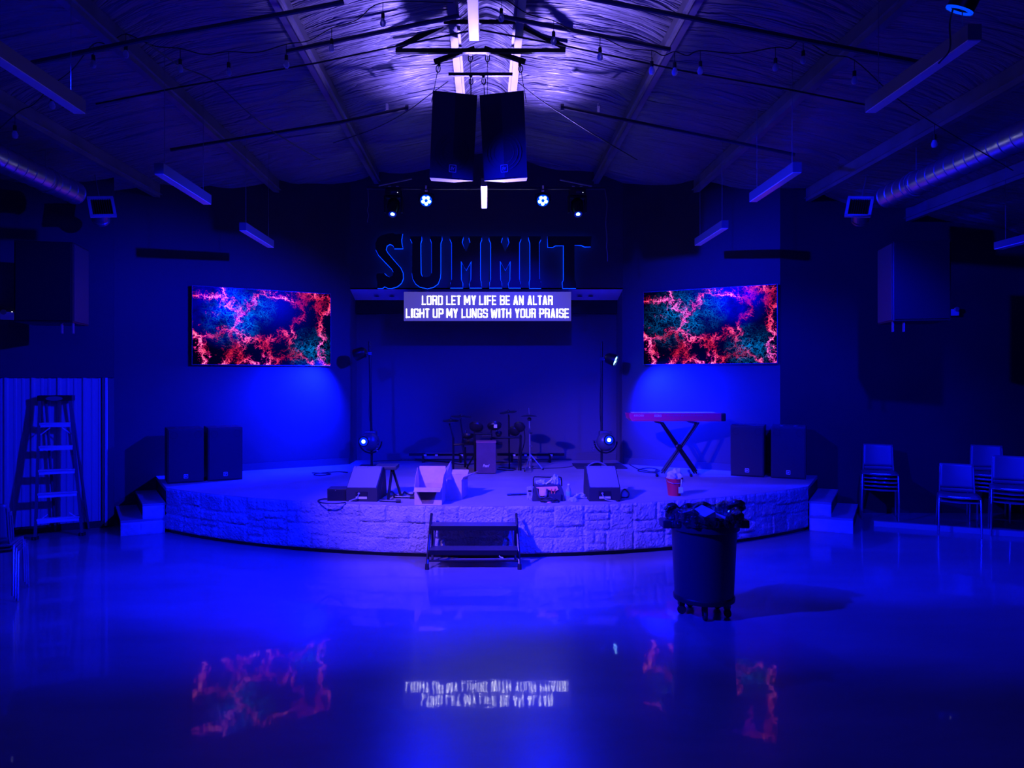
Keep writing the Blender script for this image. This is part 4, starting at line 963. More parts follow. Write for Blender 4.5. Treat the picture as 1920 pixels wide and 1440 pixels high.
# ------------------------------------------------------------------ keyboard on its stand
kb = thing('keyboard', 'long red stage keyboard seen from its back on an X stand', 'keyboard', (P(1270, 790, 10.75).x, 10.75, P(1270, 790, 10.75).z))
x0, x1 = P(1179, 0, 10.75).x-kb.location.x, P(1361, 0, 10.75).x-kb.location.x
bm = NB(); pr = [(x0, .12), (x1-.02, .12), (x1, .08), (x1-.03, .0), (x0+.06, 0), (x0+.015, .045)]
prism(bm, pr, .30, Matrix.Translation((0, 0, 0)) @ Mxz); bmesh.ops.recalc_face_normals(bm, faces=bm.faces); obj('shell', bm, M_red, kb)
bm = NB(); box(bm, ((x0+x1)/2, -.004, .022), (x1-x0-.16, .012, .010)); obj('lower_lip', bm, mat('pale_red_lip', (.9, .12, .12), .4), kb)
bm = NB(); box(bm, (x1-.035, .15, .06), (.075, .31, .125), bev=.02); obj('end_cap', bm, M_black, kb)
bm = text_mesh('KROSS', x0+.08, x0+.225, .075, .10, -.001, .003, .005); obj('lettering', bm, M_lab, kb)
bm = text_mesh('KORG', x0+.385, x0+.49, .066, .103, -.001, .003, .03); obj('lettering', bm, M_lab, kb)
bm = NB()
for k in range(18): box(bm, (x0+.58+k*.031, -.003, .084+(.004 if k % 3 else 0)), (.018, .008, .016+.006*(k % 2)))
obj('rear_socket', bm, mat('faded_socket', (.55, .12, .2), .4), kb)
bm = NB()
for k in range(50): box(bm, (x0+.10+k*(x1-x0-.2)/50, .22, .122), ((x1-x0-.2)/50-.002, .15, .012))
obj('keys', bm, M_lab, kb)
ks = thing('keyboard_stand', 'black double braced X stand holding the red keyboard', 'keyboard stand', P(1272, 890, 10.8)); ks.location.z = ST
for dy in (-.0, .26):
    for (xa, xb) in ((1238, 1302), (1306, 1240)):
        for off in (0, 5.0):
            a_ = P(xa+off*.9, 792, 10.78+dy); b2 = P(xb+off*.9, 888, 10.78+dy); b2.z = ST+.03; bm = NB(); tube(bm, [a_, b2], .014, 8); obj('brace_tube', bm, M_blackm, ks, True, smooth=True)
for (xa, nm) in ((1240, 'foot'), (1304, 'foot')):
    bm = NB(); a_ = P(xa, 888, 10.6); tube(bm, [Vector((a_.x-.06, 10.62, ST+.02)), Vector((a_.x+.05, 11.12, ST+.02))], .018, 8); f = obj('foot_bar', bm, M_blackm, ks, True)
    bm = NB()
    for q in (Vector((a_.x-.06, 10.62, ST+.022)), Vector((a_.x+.05, 11.12, ST+.022))): ball(bm, q, .022)
    obj('foot_cap', bm, M_rubber, f, True)
bm = NB(); c = P(1272, 838, 10.74); lathe(bm, [(.045, 0), (.045, .03), (.03, .04), (0, .04)], 20, Matrix.Translation(c) @ rotm(R(90))); obj('pivot_knob', bm, M_blackm, ks, True)
for xa in (1240, 1304):
    bm = NB(); a_ = P(xa, 793, 10.75); box(bm, (a_.x, 10.92, a_.z), (.05, .36, .025)); obj('support_arm', bm, M_blackm, ks, True)

# ------------------------------------------------------------------ floor monitors
def wedge(loc, ang, label, w_=.37, h=.37, d=.50, lip=.155):
    t = thing('floor_monitor', label, 'floor monitor', loc, ang, 'wedge floor monitors on the stage')
    prof = [(0, 0), (0, lip), (d*.62, h), (d*.85, h), (d, .10), (d, 0)]          # (y, z)
    Myz = Matrix(((0, 0, 1, 0), (1, 0, 0, 0), (0, 1, 0, 0), (0, 0, 0, 1)))
    bm = NB(); prism(bm, prof, w_, Matrix.Translation((-w_/2, 0, 0)) @ Myz); bmesh.ops.recalc_face_normals(bm, faces=bm.faces); obj('cabinet', bm, M_bbox, t)
    sl = Vector((0, d*.62, h-lip)); n_ = Vector((0, -(h-lip), d*.62)).normalized(); ln = sl.length; an = math.atan2(sl.z, sl.y)
    mid = Vector((0, 0, lip))+sl/2+n_*.006
    bm = NB(); box(bm, mid, (w_-.02, ln-.015, .012), rotm(an), bev=.003); g = obj('grille', bm, mat('monitor_grille', (.16, .16, .18), .55, bump=(300, .6, .001)), t)
    bm = NB(); box(bm, Vector((0, 0, lip))+sl*.955+n_*.013, (w_-.03, .03, .004), rotm(an)); obj('grille_strip', bm, M_fix, g)
    bm = NB()
    for s in (-.38, 0, .38): ball(bm, Vector((s*w_, 0, lip))+sl*.955+n_*.016, .005, seg=8)
    obj('screw', bm, M_black, g)
    bm = NB(); box(bm, (0, -.002, lip*.5), (w_*.38, .012, lip*.56)); r_ = obj('jack_recess', bm, M_black, t)
    bm = NB(); box(bm, (0, -.010, lip*.30), (w_*.36, .008, lip*.16)); obj('jack_panel', bm, M_alu, r_)
    bm = NB(); tube(bm, spline([(-.03, -.012, lip*.6), (-.025, -.03, lip*.45), (-.0, -.05, lip*.2), (.05, -.05, .02), (.12, -.06, .012)] if ang >= 0 else [(-.03, -.012, lip*.6), (-.05, -.03, lip*.3), (-.09, -.04, .03), (-.14, -.05, .01)], 5), .006, 6); ball(bm, (-.03, -.016, lip*.62), .013); obj('plug_lead', bm, mat('pale_lead', (.3, .3, .35), .5), t)
    bm = NB(); box(bm, (w_/2, d*.45, h*.42), (.006, .10, .035), rotm(R(60))); obj('side_handle', bm, M_black, t)
    return t
mo1 = G(678, 940.5, ST); wedge((mo1.x, mo1.y, ST), R(-5), 'black wedge floor monitor at left of the stage front, sloped face lit blue')
mo2 = G(1134, 940, ST); wedge((mo2.x, mo2.y, ST), 0.0, 'black wedge floor monitor at right of the stage front with cable coil behind')
c = G(632, 939.5, ST); t = thing('small_floor_speaker', 'low black speaker box tucked against the left floor monitor', 'loudspeaker', (c.x, c.y+.12, ST))
bm = NB(); box(bm, (0, 0, .072), (.24, .22, .144), bev=.006); obj('cabinet', bm, M_bbox, t)
bm = NB(); box(bm, (0, -.112, .072), (.21, .006, .12)); obj('grille', bm, M_black, t)
bm = NB(); ball(bm, (-.02, -.116, .125), .006); obj('screw', bm, M_chrome, t)
# coil of cable behind the right monitor
bm = NB()
for k in range(5):
    rr = .155-.012*k; cc = Vector((mo2.x, mo2.y+.56+.015*k, ST+.19+.005*k))
    tube(bm, [cc+Vector((math.cos(u)*rr*1.05, math.sin(u*2)*.01+.2*math.sin(u)*rr, math.sin(u)*rr+.05)) for u in [2*PI*q/28 for q in range(28)]], .010, 6, closed=True)
tag(obj('cable_coil', bm, mat('grey_blue_coil', (.12, .12, .16), .45), smooth=True), 'coil of thick cable standing behind the right floor monitor', 'cable')
bm = NB(); a_, b2 = G(1083, 881, ST), G(1170, 868, ST); box(bm, ((a_.x+2.28)/2, 11.85, ST+.012), (2.28-a_.x, .62, .02), bev=.004)
tag(obj('floor_mat', bm, mat('dark_rubber_mat', (.03, .03, .04), .7)), 'dark flat mat on the stage behind the right floor monitor', 'mat')

# keyboard bench beside left monitor
bn = G(735, 938, ST); t = thing('folding_bench', 'small black folding X bench standing right of the left floor monitor', 'bench', (bn.x, bn.y+.2, ST))
def bp(x, y, Y): return P(x, y, Y)
bm = NB(); q = P(726, 875, 8.95); box(bm, q, (.27, .30, .05), bev=.015); obj('seat', bm, mat('bench_vinyl', (.03, .03, .035), .45), t, True)
for (xa, ya, xb, Y0, Y1) in ((735, 878, 728, 8.9, 8.52), (737, 882, 752, 9.0, 8.72)):
    a_ = P(xa, ya, Y0); b2 = P(xb, 936 if xb == 728 else 930, Y1); b2.z = ST+.02; bm = NB(); tube(bm, [a_, b2], .017, 8); obj('leg', bm, M_blackm, t, True, smooth=True)
for (xa, xb, y_) in ((712, 749, 941), (738, 775, 934)):
    a_, b2 = G(xa, y_, ST), G(xb, y_+(1 if y_ == 934 else 1.5), ST); a_.z = b2.z = ST+.018; bm = NB(); tube(bm, [a_, b2], .014, 8); f = obj('foot_bar', bm, M_blackm, t, True)
    bm = NB(); tube(bm, [b2-Vector((.04, 0, 0)), b2+Vector((.015, 0, 0))], .021, 8); obj('foot_cap', bm, M_rubber, f, True)
for nm, pts_ in (('snaking black cable from the bench to the front cardboard box', [G(722, 931, ST), G(728, 926, ST), G(736, 924, ST), G(742, 930, ST), G(752, 932, ST), G(758, 924, ST), G(765, 928, ST), G(774, 929, ST), G(777, 922, ST)]),
                 ('looped cable lying in front of the left floor monitor', [G(648, 944, ST), G(630, 946, ST), G(605, 945, ST), G(596, 941, ST), G(606, 937.5, ST), G(622, 937, ST)]),
                 ('long thin cable crossing the stage from the hi-hat to the dark mat', [G(975, 879.5, ST), G(1000, 879.5, ST), G(1040, 879, ST), G(1065, 877, ST), G(1082, 872, ST)]),
                 ('tangled cable on the stage at the right of the box drum', [G(932, 881, ST), G(950, 883, ST), G(963, 882.5, ST), G(966, 880, ST), G(952, 879, ST), G(935, 878, ST)]),
                 ('black lead curling beside the right floor monitor', [G(1163, 934, ST), G(1176, 934, ST), G(1179, 926, ST), G(1171, 919, ST), G(1165, 926, ST), G(1164, 936, ST), G(1158, 941.5, ST)]),
                 ('black cables bunched on the stage behind the keyboard bench, left of the stand', [G(585, 888, ST), G(620, 889.5, ST), G(600, 893, ST), G(590, 890, ST), G(630, 886, ST), G(652, 887, ST)]),
                 ('tangle of cable on the stage left of the keyboard stand foot', [G(1180, 872, ST), G(1195, 880, ST), G(1212, 884, ST), G(1228, 886, ST), G(1236, 883, ST), G(1222, 879, ST), G(1205, 880, ST), G(1196, 884, ST), G(1215, 887, ST), G(1232, 888, ST)]),
                 ('cable along the niche floor behind the drums', [G(700, 866, ST), G(730, 864.5, ST), G(765, 864, ST), G(800, 864.5, ST), G(840, 868, ST), G(865, 872, ST), G(900, 870, ST), G(940, 868, ST), G(985, 868, ST)])):
    for p_ in pts_: p_.z = ST+.012
    bm = NB(); tube(bm, spline(pts_, 6), .008 if 'thin' not in nm else .005, 6); tag(obj('stage_cable', bm, M_wire, smooth=True), nm, 'cable')

# ------------------------------------------------------------------ cardboard boxes
def slab(bm, q, th=.004):
    """thin quad with thickness"""
    q = [Vector(p) for p in q]; n_ = (q[1]-q[0]).cross(q[2]-q[0]).normalized()*th
    v = [bm.verts.new(p) for p in q]+[bm.verts.new(p+n_) for p in q]
    for f in ((3, 2, 1, 0), (4, 5, 6, 7), (0, 1, 5, 4), (1, 2, 6, 5), (2, 3, 7, 6), (3, 0, 4, 7)): bm.faces.new([v[i] for i in f])
c = G(802, 948, ST); t = thing('cardboard_box', 'open cardboard box with raised flaps at the front edge of the stage', 'box', (c.x, c.y+.05, ST), R(-3)); w2, d, h = .158, .36, .20
def side(q, nm): bm = NB(); slab(bm, q); obj(nm, bm, M_cardb, t)
bm = NB(); slab(bm, [(-w2, 0, .003), (w2, 0, .003), (w2, d, .003), (-w2, d, .003)]); slab(bm, [(-w2, 0, 0), (w2, 0, 0), (w2, 0, h), (-w2, 0, h)])
slab(bm, [(-w2, d, 0), (w2, d, 0), (w2, d, h), (-w2, d, h)]); slab(bm, [(-w2, 0, 0), (-w2, d, 0), (-w2, d, h), (-w2, 0, h)]); slab(bm, [(w2, 0, 0), (w2, d, 0), (w2, d, h), (w2, 0, h)])
bmesh.ops.recalc_face_normals(bm, faces=bm.faces); obj('box_body', bm, M_cardb, t)
side([(-w2, 0, h), (w2, 0, h), (w2-.006, -.12, h-.03), (-w2+.006, -.12, h-.03)], 'flap')
side([(-w2, d, h), (w2, d, h), (w2, d+.04, h+.20), (-w2, d+.04, h+.20)], 'flap')
side([(-w2, 0, h), (-w2, d, h), (-w2-.02, d, h+.19), (-w2-.01, .12, h+.10)], 'flap')
side([(w2, 0, h), (w2, d, h), (w2+.02, d, h+.19), (w2+.012, .06, h+.13)], 'flap')
bm = NB(); slab(bm, [(-.07, -.001, .01), (.06, -.001, .01), (.10, -.001, .15), (-.11, -.001, .15)], .003); obj('shaded_print_panel', bm, mat('shaded_cardboard_print', (.25, .16, .14), .8), t)  # dark trapezoid, print with the flap's shadow put into its colour
bm = NB(); tube(bm, [(-.0+math.cos(u)*.1, .19+math.sin(u)*.1, h-.06) for u in [2*PI*k/24 for k in range(24)]], .012, 6, closed=True); ball(bm, (.02, .19, h-.06), .05, (1, 1, .5))
oo = obj('packed_cable', bm, mat('pale_coil', (.5, .5, .55), .4)); oo.parent = None; oo.location = t.location; oo.rotation_euler = t.rotation_euler; tag(oo, 'pale coil of cable packed inside the front cardboard box', 'cable')
c = G(846, 937, ST); t = thing('cardboard_box', 'second open cardboard box with wide flaps behind the front one', 'box', (c.x+.02, c.y+.02, ST), R(-8)); w2, d, h = .105, .44, .24
bm = NB(); slab(bm, [(-w2, 0, .003), (w2, 0, .003), (w2, d, .003), (-w2, d, .003)]); slab(bm, [(-w2, 0, 0), (w2, 0, 0), (w2, 0, h), (-w2, 0, h)])
slab(bm, [(-w2, d, 0), (w2, d, 0), (w2, d, h), (-w2, d, h)]); slab(bm, [(-w2, 0, 0), (-w2, d, 0), (-w2, d, h), (-w2, 0, h)]); slab(bm, [(w2, 0, 0), (w2, d, 0), (w2, d, h), (w2, 0, h)])
bmesh.ops.recalc_face_normals(bm, faces=bm.faces); obj('box_body', bm, M_cardb, t)
side([(w2, .02, h), (w2, d, h), (w2+.13, d+.02, h+.05), (w2+.02, .0, h+.03)], 'flap')
side([(-w2, d, h), (w2, d, h), (w2, d+.10, h+.05), (-w2, d+.10, h+.05)], 'flap')
side([(-w2-.001, .0, h), (-w2-.001, d, h), (-w2-.06, d+.3, h+.14), (-w2-.05, .1, h+.05)], 'flap')
bm = NB(); box(bm, (w2+.004, .12, h*.62), (.003, .04, .10)); obj('white_label', bm, M_lab, t)

# ------------------------------------------------------------------ tool bag and small things
c = G(1029, 940, ST); t = thing('tool_bag', 'open dark tool bag with orange lining on the stage front', 'bag', (c.x, c.y+.11, ST))
bm = NB(); tb = bmesh.new(); bmesh.ops.create_cube(tb, size=1); bmesh.ops.subdivide_edges(tb, edges=tb.edges, cuts=5, use_grid_fill=True)
for v in tb.verts:
    x, y, z = v.co; k = 1-.22*(z+.5)**2; bul = 1+.10*math.cos(x*PI)*math.cos(z*PI)
    v.co = Vector((x*.385*k, y*.21*k*bul, (z+.5)*.185+(.012*math.sin(x*9) if z > .4 else 0)+noise.noise(Vector((x*3, y*3, z*3)))*.012))
merge(bm, tb); obj('bag_body', bm, M_navy, t, smooth=True)
bm = NB(); q = [(-.15, -.108, .165), (.10, -.108, .178), (.115, -.112, .14), (.08, -.118, .12), (-.14, -.112, .155)]
vs = [bm.verts.new(Vector(p)) for p in q]; bm.faces.new(vs); ex = bmesh.ops.extrude_face_region(bm, geom=list(bm.faces)); bmesh.ops.translate(bm, vec=(0, .01, 0), verts=[e for e in ex['geom'] if isinstance(e, bmesh.types.BMVert)]); bmesh.ops.recalc_face_normals(bm, faces=bm.faces); obj('orange_lining', bm, M_orange, t)
bm = NB(); box(bm, (-.075, -.118, .115), (.085, .012, .10), bev=.012); lathe(bm, [(0, .008), (.03, .006), (.034, 0)], 20, Matrix.Translation((-.075, -.122, .095)) @ rotm(R(90))); obj('orange_pocket', bm, mat('pale_orange', (.95, .5, .3), .6), t)
bm = NB(); tube(bm, [(.03, -.118, .15), (.035, -.122, .09), (.05, -.122, .08), (.07, -.122, .10), (.075, -.118, .15), (.05, -.122, .12)], .006, 6); obj('red_buckle', bm, mat('bright_red_orange', (.95, .12, .05), .5), t)
bm = NB(); box(bm, (.07, -.122, .05), (.15, .02, .09), bev=.01); obj('front_pocket', bm, M_navy, t)
bm = NB(); tube(bm, spline([(-.17, .09, .15), (-.165, .10, .25), (-.13, .10, .262), (0, .10, .258), (.14, .10, .26), (.17, .10, .24), (.175, .09, .15)], 4), .008, 6); obj('frame_handle', bm, M_blackm, t)
bm = NB(); tube(bm, spline([(-.14, -.12, .15), (-.12, -.13, .07), (-.08, -.135, .045), (-.03, -.13, .07), (-.02, -.12, .15)], 5), .008, 6); obj('strap', bm, mat('dark_strap', (.04, .04, .07), .7), t)
for (a_, b2, nm, lb) in (((-.03, -.02, .19), (.05, 0, .25), M_lab, 'white handled tool sticking out of the tool bag, thicker one'), ((-.0, .02, .20), (.08, .02, .245), M_lab, 'white handled tool sticking out of the tool bag, thinner one')):
    bm = NB(); tube(bm, [a_, b2], .007 if 'thick' in lb else .005, 6); o = tag(obj('hand_tool', bm, nm), lb, 'tool', 'tools in the tool bag'); o.location = t.location
bm = NB(); tb = bmesh.new(); bmesh.ops.create_icosphere(tb, subdivisions=3, radius=.05)
for v in tb.verts: v.co *= 1+.45*noise.noise(v.co*45); v.co.z *= 1.5
merge(bm, tb, Matrix.Translation((.09, .02, .22))); o = tag(obj('plastic_wrap', bm, M_film), 'crumpled clear plastic sticking up from the tool bag', 'plastic wrap'); o.location = t.location
bm = NB(); tb = bmesh.new(); bmesh.ops.create_icosphere(tb, subdivisions=3, radius=.05)
for v in tb.verts: v.co *= 1+.4*noise.noise(v.co*38); v.co.x *= 1.3; v.co.z *= .7
merge(bm, tb, Matrix.Translation((-.08, .03, .205))); o = tag(obj('plastic_wrap', bm, M_film), 'crumpled film bag in the left of the tool bag', 'plastic wrap'); o.location = t.location
c = G(993.5, 938, ST); t = thing('stage_box', 'small pale upright electronics box leaning left of the tool bag', 'box', (c.x, c.y+.03, ST))
bm = NB(); box(bm, (0, 0, .075), (.066, .045, .15), bev=.004); obj('case', bm, mat('pale_box_metal', (.40, .40, .5), .45, .2), t)
bm = NB(); box(bm, (0, -.024, .11), (.042, .004, .022)); box(bm, (0, -.024, .072), (.010, .006, .032)); ball(bm, (-.018, -.022, .016), .006, seg=8); ball(bm, (.018, -.022, .016), .006, seg=8); obj('controls', bm, M_black, t)
bm = NB(); tube(bm, [(-.02, 0, .152), (-.01, 0, .165), (.012, 0, .165), (.02, 0, .152)], .004, 6); obj('handle', bm, M_chrome, t)
c = G(1066.5, 940, ST); t = thing('water_bottle', 'clear plastic water bottle with blue label right of the tool bag', 'bottle', (c.x, c.y+.03, ST))
bm = NB(); lathe(bm, [(0, .0), (.028, 0), (.031, .006), (.031, .12), (.026, .145), (.013, .17), (.012, .185), (.012, .188)], 20); obj('bottle_body', bm, M_bottle, t, smooth=True)
bm = NB(); lathe(bm, [(.0318, .065), (.0325, .066), (.0325, .115), (.0318, .116)], 20); obj('label', bm, M_lblue, t, smooth=True)
bm = NB(); lathe(bm, [(.014, .185), (.015, .187), (.015, .2), (.012, .203), (0, .203)], 16); obj('cap', bm, M_white, t)
def crumple(px, py, r, s, m, nm, lb, cat, fr=25):
    c = G(px, py, ST); bm = NB(); tb = bmesh.new(); bmesh.ops.create_icosphere(tb, subdivisions=4, radius=r)
    for v in tb.verts:
        v.co *= 1+.5*noise.noise(v.co*fr+Vector((px, 0, 0))); v.co = Vector((v.co.x*s[0], v.co.y*s[1], max(-r*.3, v.co.z)*s[2]))
    merge(bm, tb, Matrix.Translation((c.x, c.y, ST+r*.3*s[2]+.001))); return tag(obj(nm, bm, m), lb, cat)
crumple(1073, 940, .05, (1.0, .8, .9), M_film, 'plastic_bag', 'crumpled blue clear plastic bag at the foot of the water bottle', 'plastic bag')
bm = NB(); cc = G(1088, 934, ST)
for k in range(6): tube(bm, [Vector((cc.x+math.cos(u)*(.085-.008*k)+.01*math.sin(k*2), cc.y+math.sin(u)*(.06-.004*k), ST+.01+.008*k+.006*math.sin(u*3+k))) for u in [2*PI*q/20 for q in range(20)]], .0045, 5, closed=True)
tag(obj('cable_bundle', bm, mat('pale_cable', (.5, .52, .65), .4)), 'pale coiled cable on the stage between the bottle and the right monitor', 'cable')
bm = NB(); cc = G(1031, 942, ST)
for k in range(6): tube(bm, [Vector((cc.x+math.cos(u)*(.11-.015*k), cc.y+.0+math.sin(u)*(.035-.004*k), ST+.012+.008*k+.008*math.sin(u*2+k))) for u in [2*PI*q/22 for q in range(22)]], .006, 5, closed=True)
tag(obj('cable_bundle', bm, M_wire), 'black coiled cable lying in front of the tool bag', 'cable')
crumple(1030, 943, .014, (1.8, 1, .8), mat('pink_tag', (.95, .25, .5), .5), 'pink_tie', 'small pink tie on the coiled cable before the tool bag', 'tie', 10)
bm = NB(); a_, b2 = G(951, 929.5, ST), G(988, 928, ST); a_.z = b2.z = ST+.014; tube(bm, [a_, b2], .012, 8); tag(obj('black_rod', bm, M_blackm), 'short black rod lying on the stage left of the tool bag', 'rod')

# bucket with rags and a pale green brush tag
c = G(1267.5, 930.5, ST); t = thing('bucket', 'small red bucket on the right of the stage front', 'bucket', (c.x, c.y+.08, ST))
bm = NB(); lathe(bm, [(0, .004), (.072, .004), (.076, 0), (.102, .205), (.108, .207), (.108, .215), (.100, .215), (.074, .012), (0, .012)], 32); obj('bucket_body', bm, M_pink, t, smooth=True)
bm = NB(); tube(bm, [(-.105, 0, .205), (-.1, -.08, .18), (-.04, -.108, .16), (.04, -.108, .165), (.1, -.08, .18), (.105, 0, .205)], .003, 5); obj('handle', bm, M_steel, t)
bm = NB(); tb = bmesh.new(); bmesh.ops.create_icosphere(tb, subdivisions=4, radius=.085)
for v in tb.verts: v.co *= 1+.55*noise.noise(v.co*22); v.co.z *= .95
merge(bm, tb, Matrix.Translation((c.x+.01, c.y+.08, ST+.245))); tag(obj('rags', bm, M_cloth), 'heap of pale rags piled in the red bucket', 'rags')
t2 = thing('scrub_brush', 'pale green brush hanging over the rim of the red bucket', 'brush', (c.x+.05, c.y-.035, ST+.09))
bm = NB(); box(bm, (0, 0, -.01), (.058, .012, .075), bev=.006); obj('brush_head', bm, M_green, t2)
bm = NB(); tube(bm, [(0, 0, .025), (.006, 0, .075), (.012, .01, .12)], .007, 6); obj('brush_handle', bm, mat('white_green_handle', (.75, .9, .75), .5), t2)

# ------------------------------------------------------------------ portable steps
t = thing('portable_steps', 'black metal two tread portable steps at the centre of the stage front', 'steps', (P(888, 1068, 7.75).x, 7.8, 0))
xl, xr = P(801, 0, 7.72).x, P(974, 0, 7.72).x
for x in (xl, xr):
    s = -1 if x == xl else 1
    bm = NB(); tube(bm, [(x, 7.70, .02), (x-s*.01, 7.85, .28), (x-s*.02, 8.08, .53)], .016, 8); l = obj('leg', bm, M_blackm, t, True, smooth=True)
    bm = NB(); lathe(bm, [(.022, 0), (.024, .0), (.02, .06)], 12, Matrix.Translation((x, 7.70, 0))); obj('rubber_foot', bm, M_rubber, l, True)
    bm = NB(); tube(bm, [(x-s*.03, 8.06, .02), (x-s*.03, 8.06, .42)], .014, 8); l = obj('leg', bm, M_blackm, t, True)
    bm = NB(); tube(bm, [(x-s*.03, 8.05, .03), (x-s*.08, 7.86, .40)], .010, 6); obj('side_brace', bm, mat('brace_paint', (.12, .12, .14), .4), t, True)
for (y0, y1, z) in ((7.70, 7.93, .19), (7.86, 8.10, .42)):
    bm = NB(); box(bm, ((xl+xr)/2, (y0+y1)/2, z), (xr-xl-.045, y1-y0, .024), bev=.004); tr = obj('tread', bm, mat('tread_top', (.05, .05, .055), .4), t, True)
    bm = NB(); box(bm, ((xl+xr)/2, y0-.004, z-.008), (xr-xl-.05, .008, .05)); obj('tread_edge', bm, M_blackm, tr, True)
bm = NB(); tube(bm, [(xl+.01, 7.74, .085), (xr-.01, 7.74, .085)], .012, 8); obj('cross_bar', bm, M_blackm, t, True)
bm = NB(); a_ = P(936, 1042, 7.69); tube(bm, spline([a_, a_+Vector((.015, -.002, -.015)), a_+Vector((.045, 0, -.025))], 4), .006, 6); obj('white_tie', bm, M_lab, t, True)

# ------------------------------------------------------------------ bin on its dolly
tc_ = Vector((P(1321, 1150, 6.25).x, 6.27, 0))
t = thing('trash_can', 'round dark grey wheeled trash can with black liner on the open floor', 'trash can', tc_)
bm = NB(); lathe(bm, [(0, .155), (.235, .155), (.25, .165), (.277, .74), (.283, .745), (.300, .75), (.305, .84), (.300, .87), (.285, .87), (.27, .74), (.24, .18), (0, .18)], 48); obj('can_body', bm, M_can, t, smooth=True)
for s in (-1, 1):
    bm = NB(); box(bm, (s*.335, 0, .79), (.08, .16, .07), bev=.015); obj('handle', bm, M_can, t)
def wob(u, z): return .010*math.sin(u*2*PI*9+z*20)+.009*math.sin(u*2*PI*23+z*7)
bm = NB(); lathe(bm, [(.314, .70), (.318, .76), (.322, .84), (.325, .895), (.305, .92), (.275, .90), (.25, .84), (.23, .76)], 96, None, lambda u, z: wob(u, z)+(.018*math.sin(u*2*PI*3+1) if z > .88 else 0), cap=False)
for v in bm.verts:
    a_ = math.atan2(v.co.y, v.co.x)
    if v.co.z > .87: v.co.z += .030*math.sin(a_*2+.6)+.018*math.sin(a_*5)+.012*math.sin(a_*11)
    if v.co.z < .78 and v.co.length > .7: v.co.z += .06+.05*math.sin(a_*2+1.57)**2*0+.05*max(0, -math.sin(a_))
obj('bin_liner', bm, M_bag, t, smooth=True)
for kp, kr in (([(.20, .0, .93), (.26, -.02, .965), (.31, -.02, .965), (.335, 0, .935), (.31, 0, .90)], .03), ([(-.22, 0, .90), (-.28, -.02, .945), (-.32, -.03, .93), (-.345, -.03, .90)], .028)):
    bm = NB(); tube(bm, spline(kp, 6), kr, 8)
    for v in bm.verts: v.co += Vector((noise.noise(v.co*30), noise.noise(v.co*31+Vector((3, 0, 0))), noise.noise(v.co*29)))*.014
    obj('liner_knot', bm, M_bag, t, smooth=True)
dl = thing('wheeled_dolly', 'round black caster dolly under the trash can', 'dolly', tc_)
bm = NB(); lathe(bm, [(.0, .125), (.245, .125), (.26, .13), (.262, .16), (.256, .172), (.24, .172), (.238, .154), (0, .152)], 40)
obj('dolly_ring', bm, M_black, dl, smooth=True)
for k in range(5):
    a_ = R(-105+72*k); px_, py_ = math.cos(a_)*.20, math.sin(a_)*.20
    bm = NB(); box(bm, (px_, py_, .10), (.05, .05, .05), rotm(0, 0, a_)); tube(bm, [(px_-.02, py_, .09), (px_-.02, py_-.01, .04)], .006, 6); tube(bm, [(px_+.02, py_, .09), (px_+.02, py_-.01, .04)], .006, 6); f = obj('caster', bm, M_blackm, dl)
    bm = NB(); lathe(bm, [(.0, -.014), (.034, -.014), (.038, -.008), (.038, .008), (.034, .014), (0, .014)], 20, Matrix.Translation((px_, py_-.01, .038)) @ rotm(0, R(90), R(20*k))); obj('wheel', bm, M_rubber, f, smooth=True)
for i, (dx, dy, rz, tl) in enumerate(((-.06, -.06, .4, .5), (.06, -.02, -.5, .35))):
    bm = NB(); box(bm, (0, 0, 0), (.24, .16, .12) if i == 0 else (.20, .14, .08), rotm(R(25*tl), R(18 if i else -20), rz)); o = tag(obj('waste_carton', bm, mat('pale_carton', (.45, .42, .42), .6)), 'pale carton thrown in the trash can, %s one' % ('left' if i == 0 else 'right'), 'carton', 'cartons in the trash can'); o.location = tc_+Vector((dx, dy, .83+.0*i))
bm = NB(); tb = bmesh.new(); bmesh.ops.create_icosphere(tb, subdivisions=3, radius=.2)
for v in tb.verts: v.co *= 1+.2*noise.noise(v.co*10); v.co.z *= .35
merge(bm, tb, Matrix.Translation(tc_+Vector((0, 0, .735)))); tag(obj('waste_heap', bm, M_film), 'crumpled plastic waste filling the trash can under the cartons', 'waste', kind='stuff')

# ------------------------------------------------------------------ step ladder
A_ = Vector((-5.42, 9.18, 0)); fl, fr_ = G(66, 1012), G(154, 1004); top_l, top_r = P(75, 745, 9.45), P(131, 745, 9.55)
fl, fr_ = Vector((fl.x, fl.y, 0)), Vector((fr_.x, fr_.y, 0))
t = thing('step_ladder', 'six foot step ladder standing open before the ribbed metal panel', 'ladder', (fl+fr_)/2)
for a_, b2 in ((fl, top_l), (fr_, top_r)):
    bm = NB(); M = along(a_, b2); L_ = (b2-a_).length; tb = bmesh.new(); bmesh.ops.create_cube(tb, size=1); bmesh.ops.scale(tb, vec=(.035, .075, L_), verts=tb.verts); bmesh.ops.translate(tb, vec=(0, 0, L_/2), verts=tb.verts)
    dd = (fr_-fl).normalized(); zz = (b2-a_).normalized(); yy = zz.cross(dd).normalized(); xx = yy.cross(zz); Mr = Matrix((xx, yy, zz)).transposed().to_4x4()
    merge(bm, tb, Matrix.Translation(a_) @ Mr); r_ = obj('front_rail', bm, M_fibre, t, True)
    bm = NB(); box(bm, a_+Vector((0, 0, .02)), (.06, .07, .04)); obj('rail_foot', bm, M_rubber, r_, True)
bk = Vector((-.28, .48, 0)).normalized()
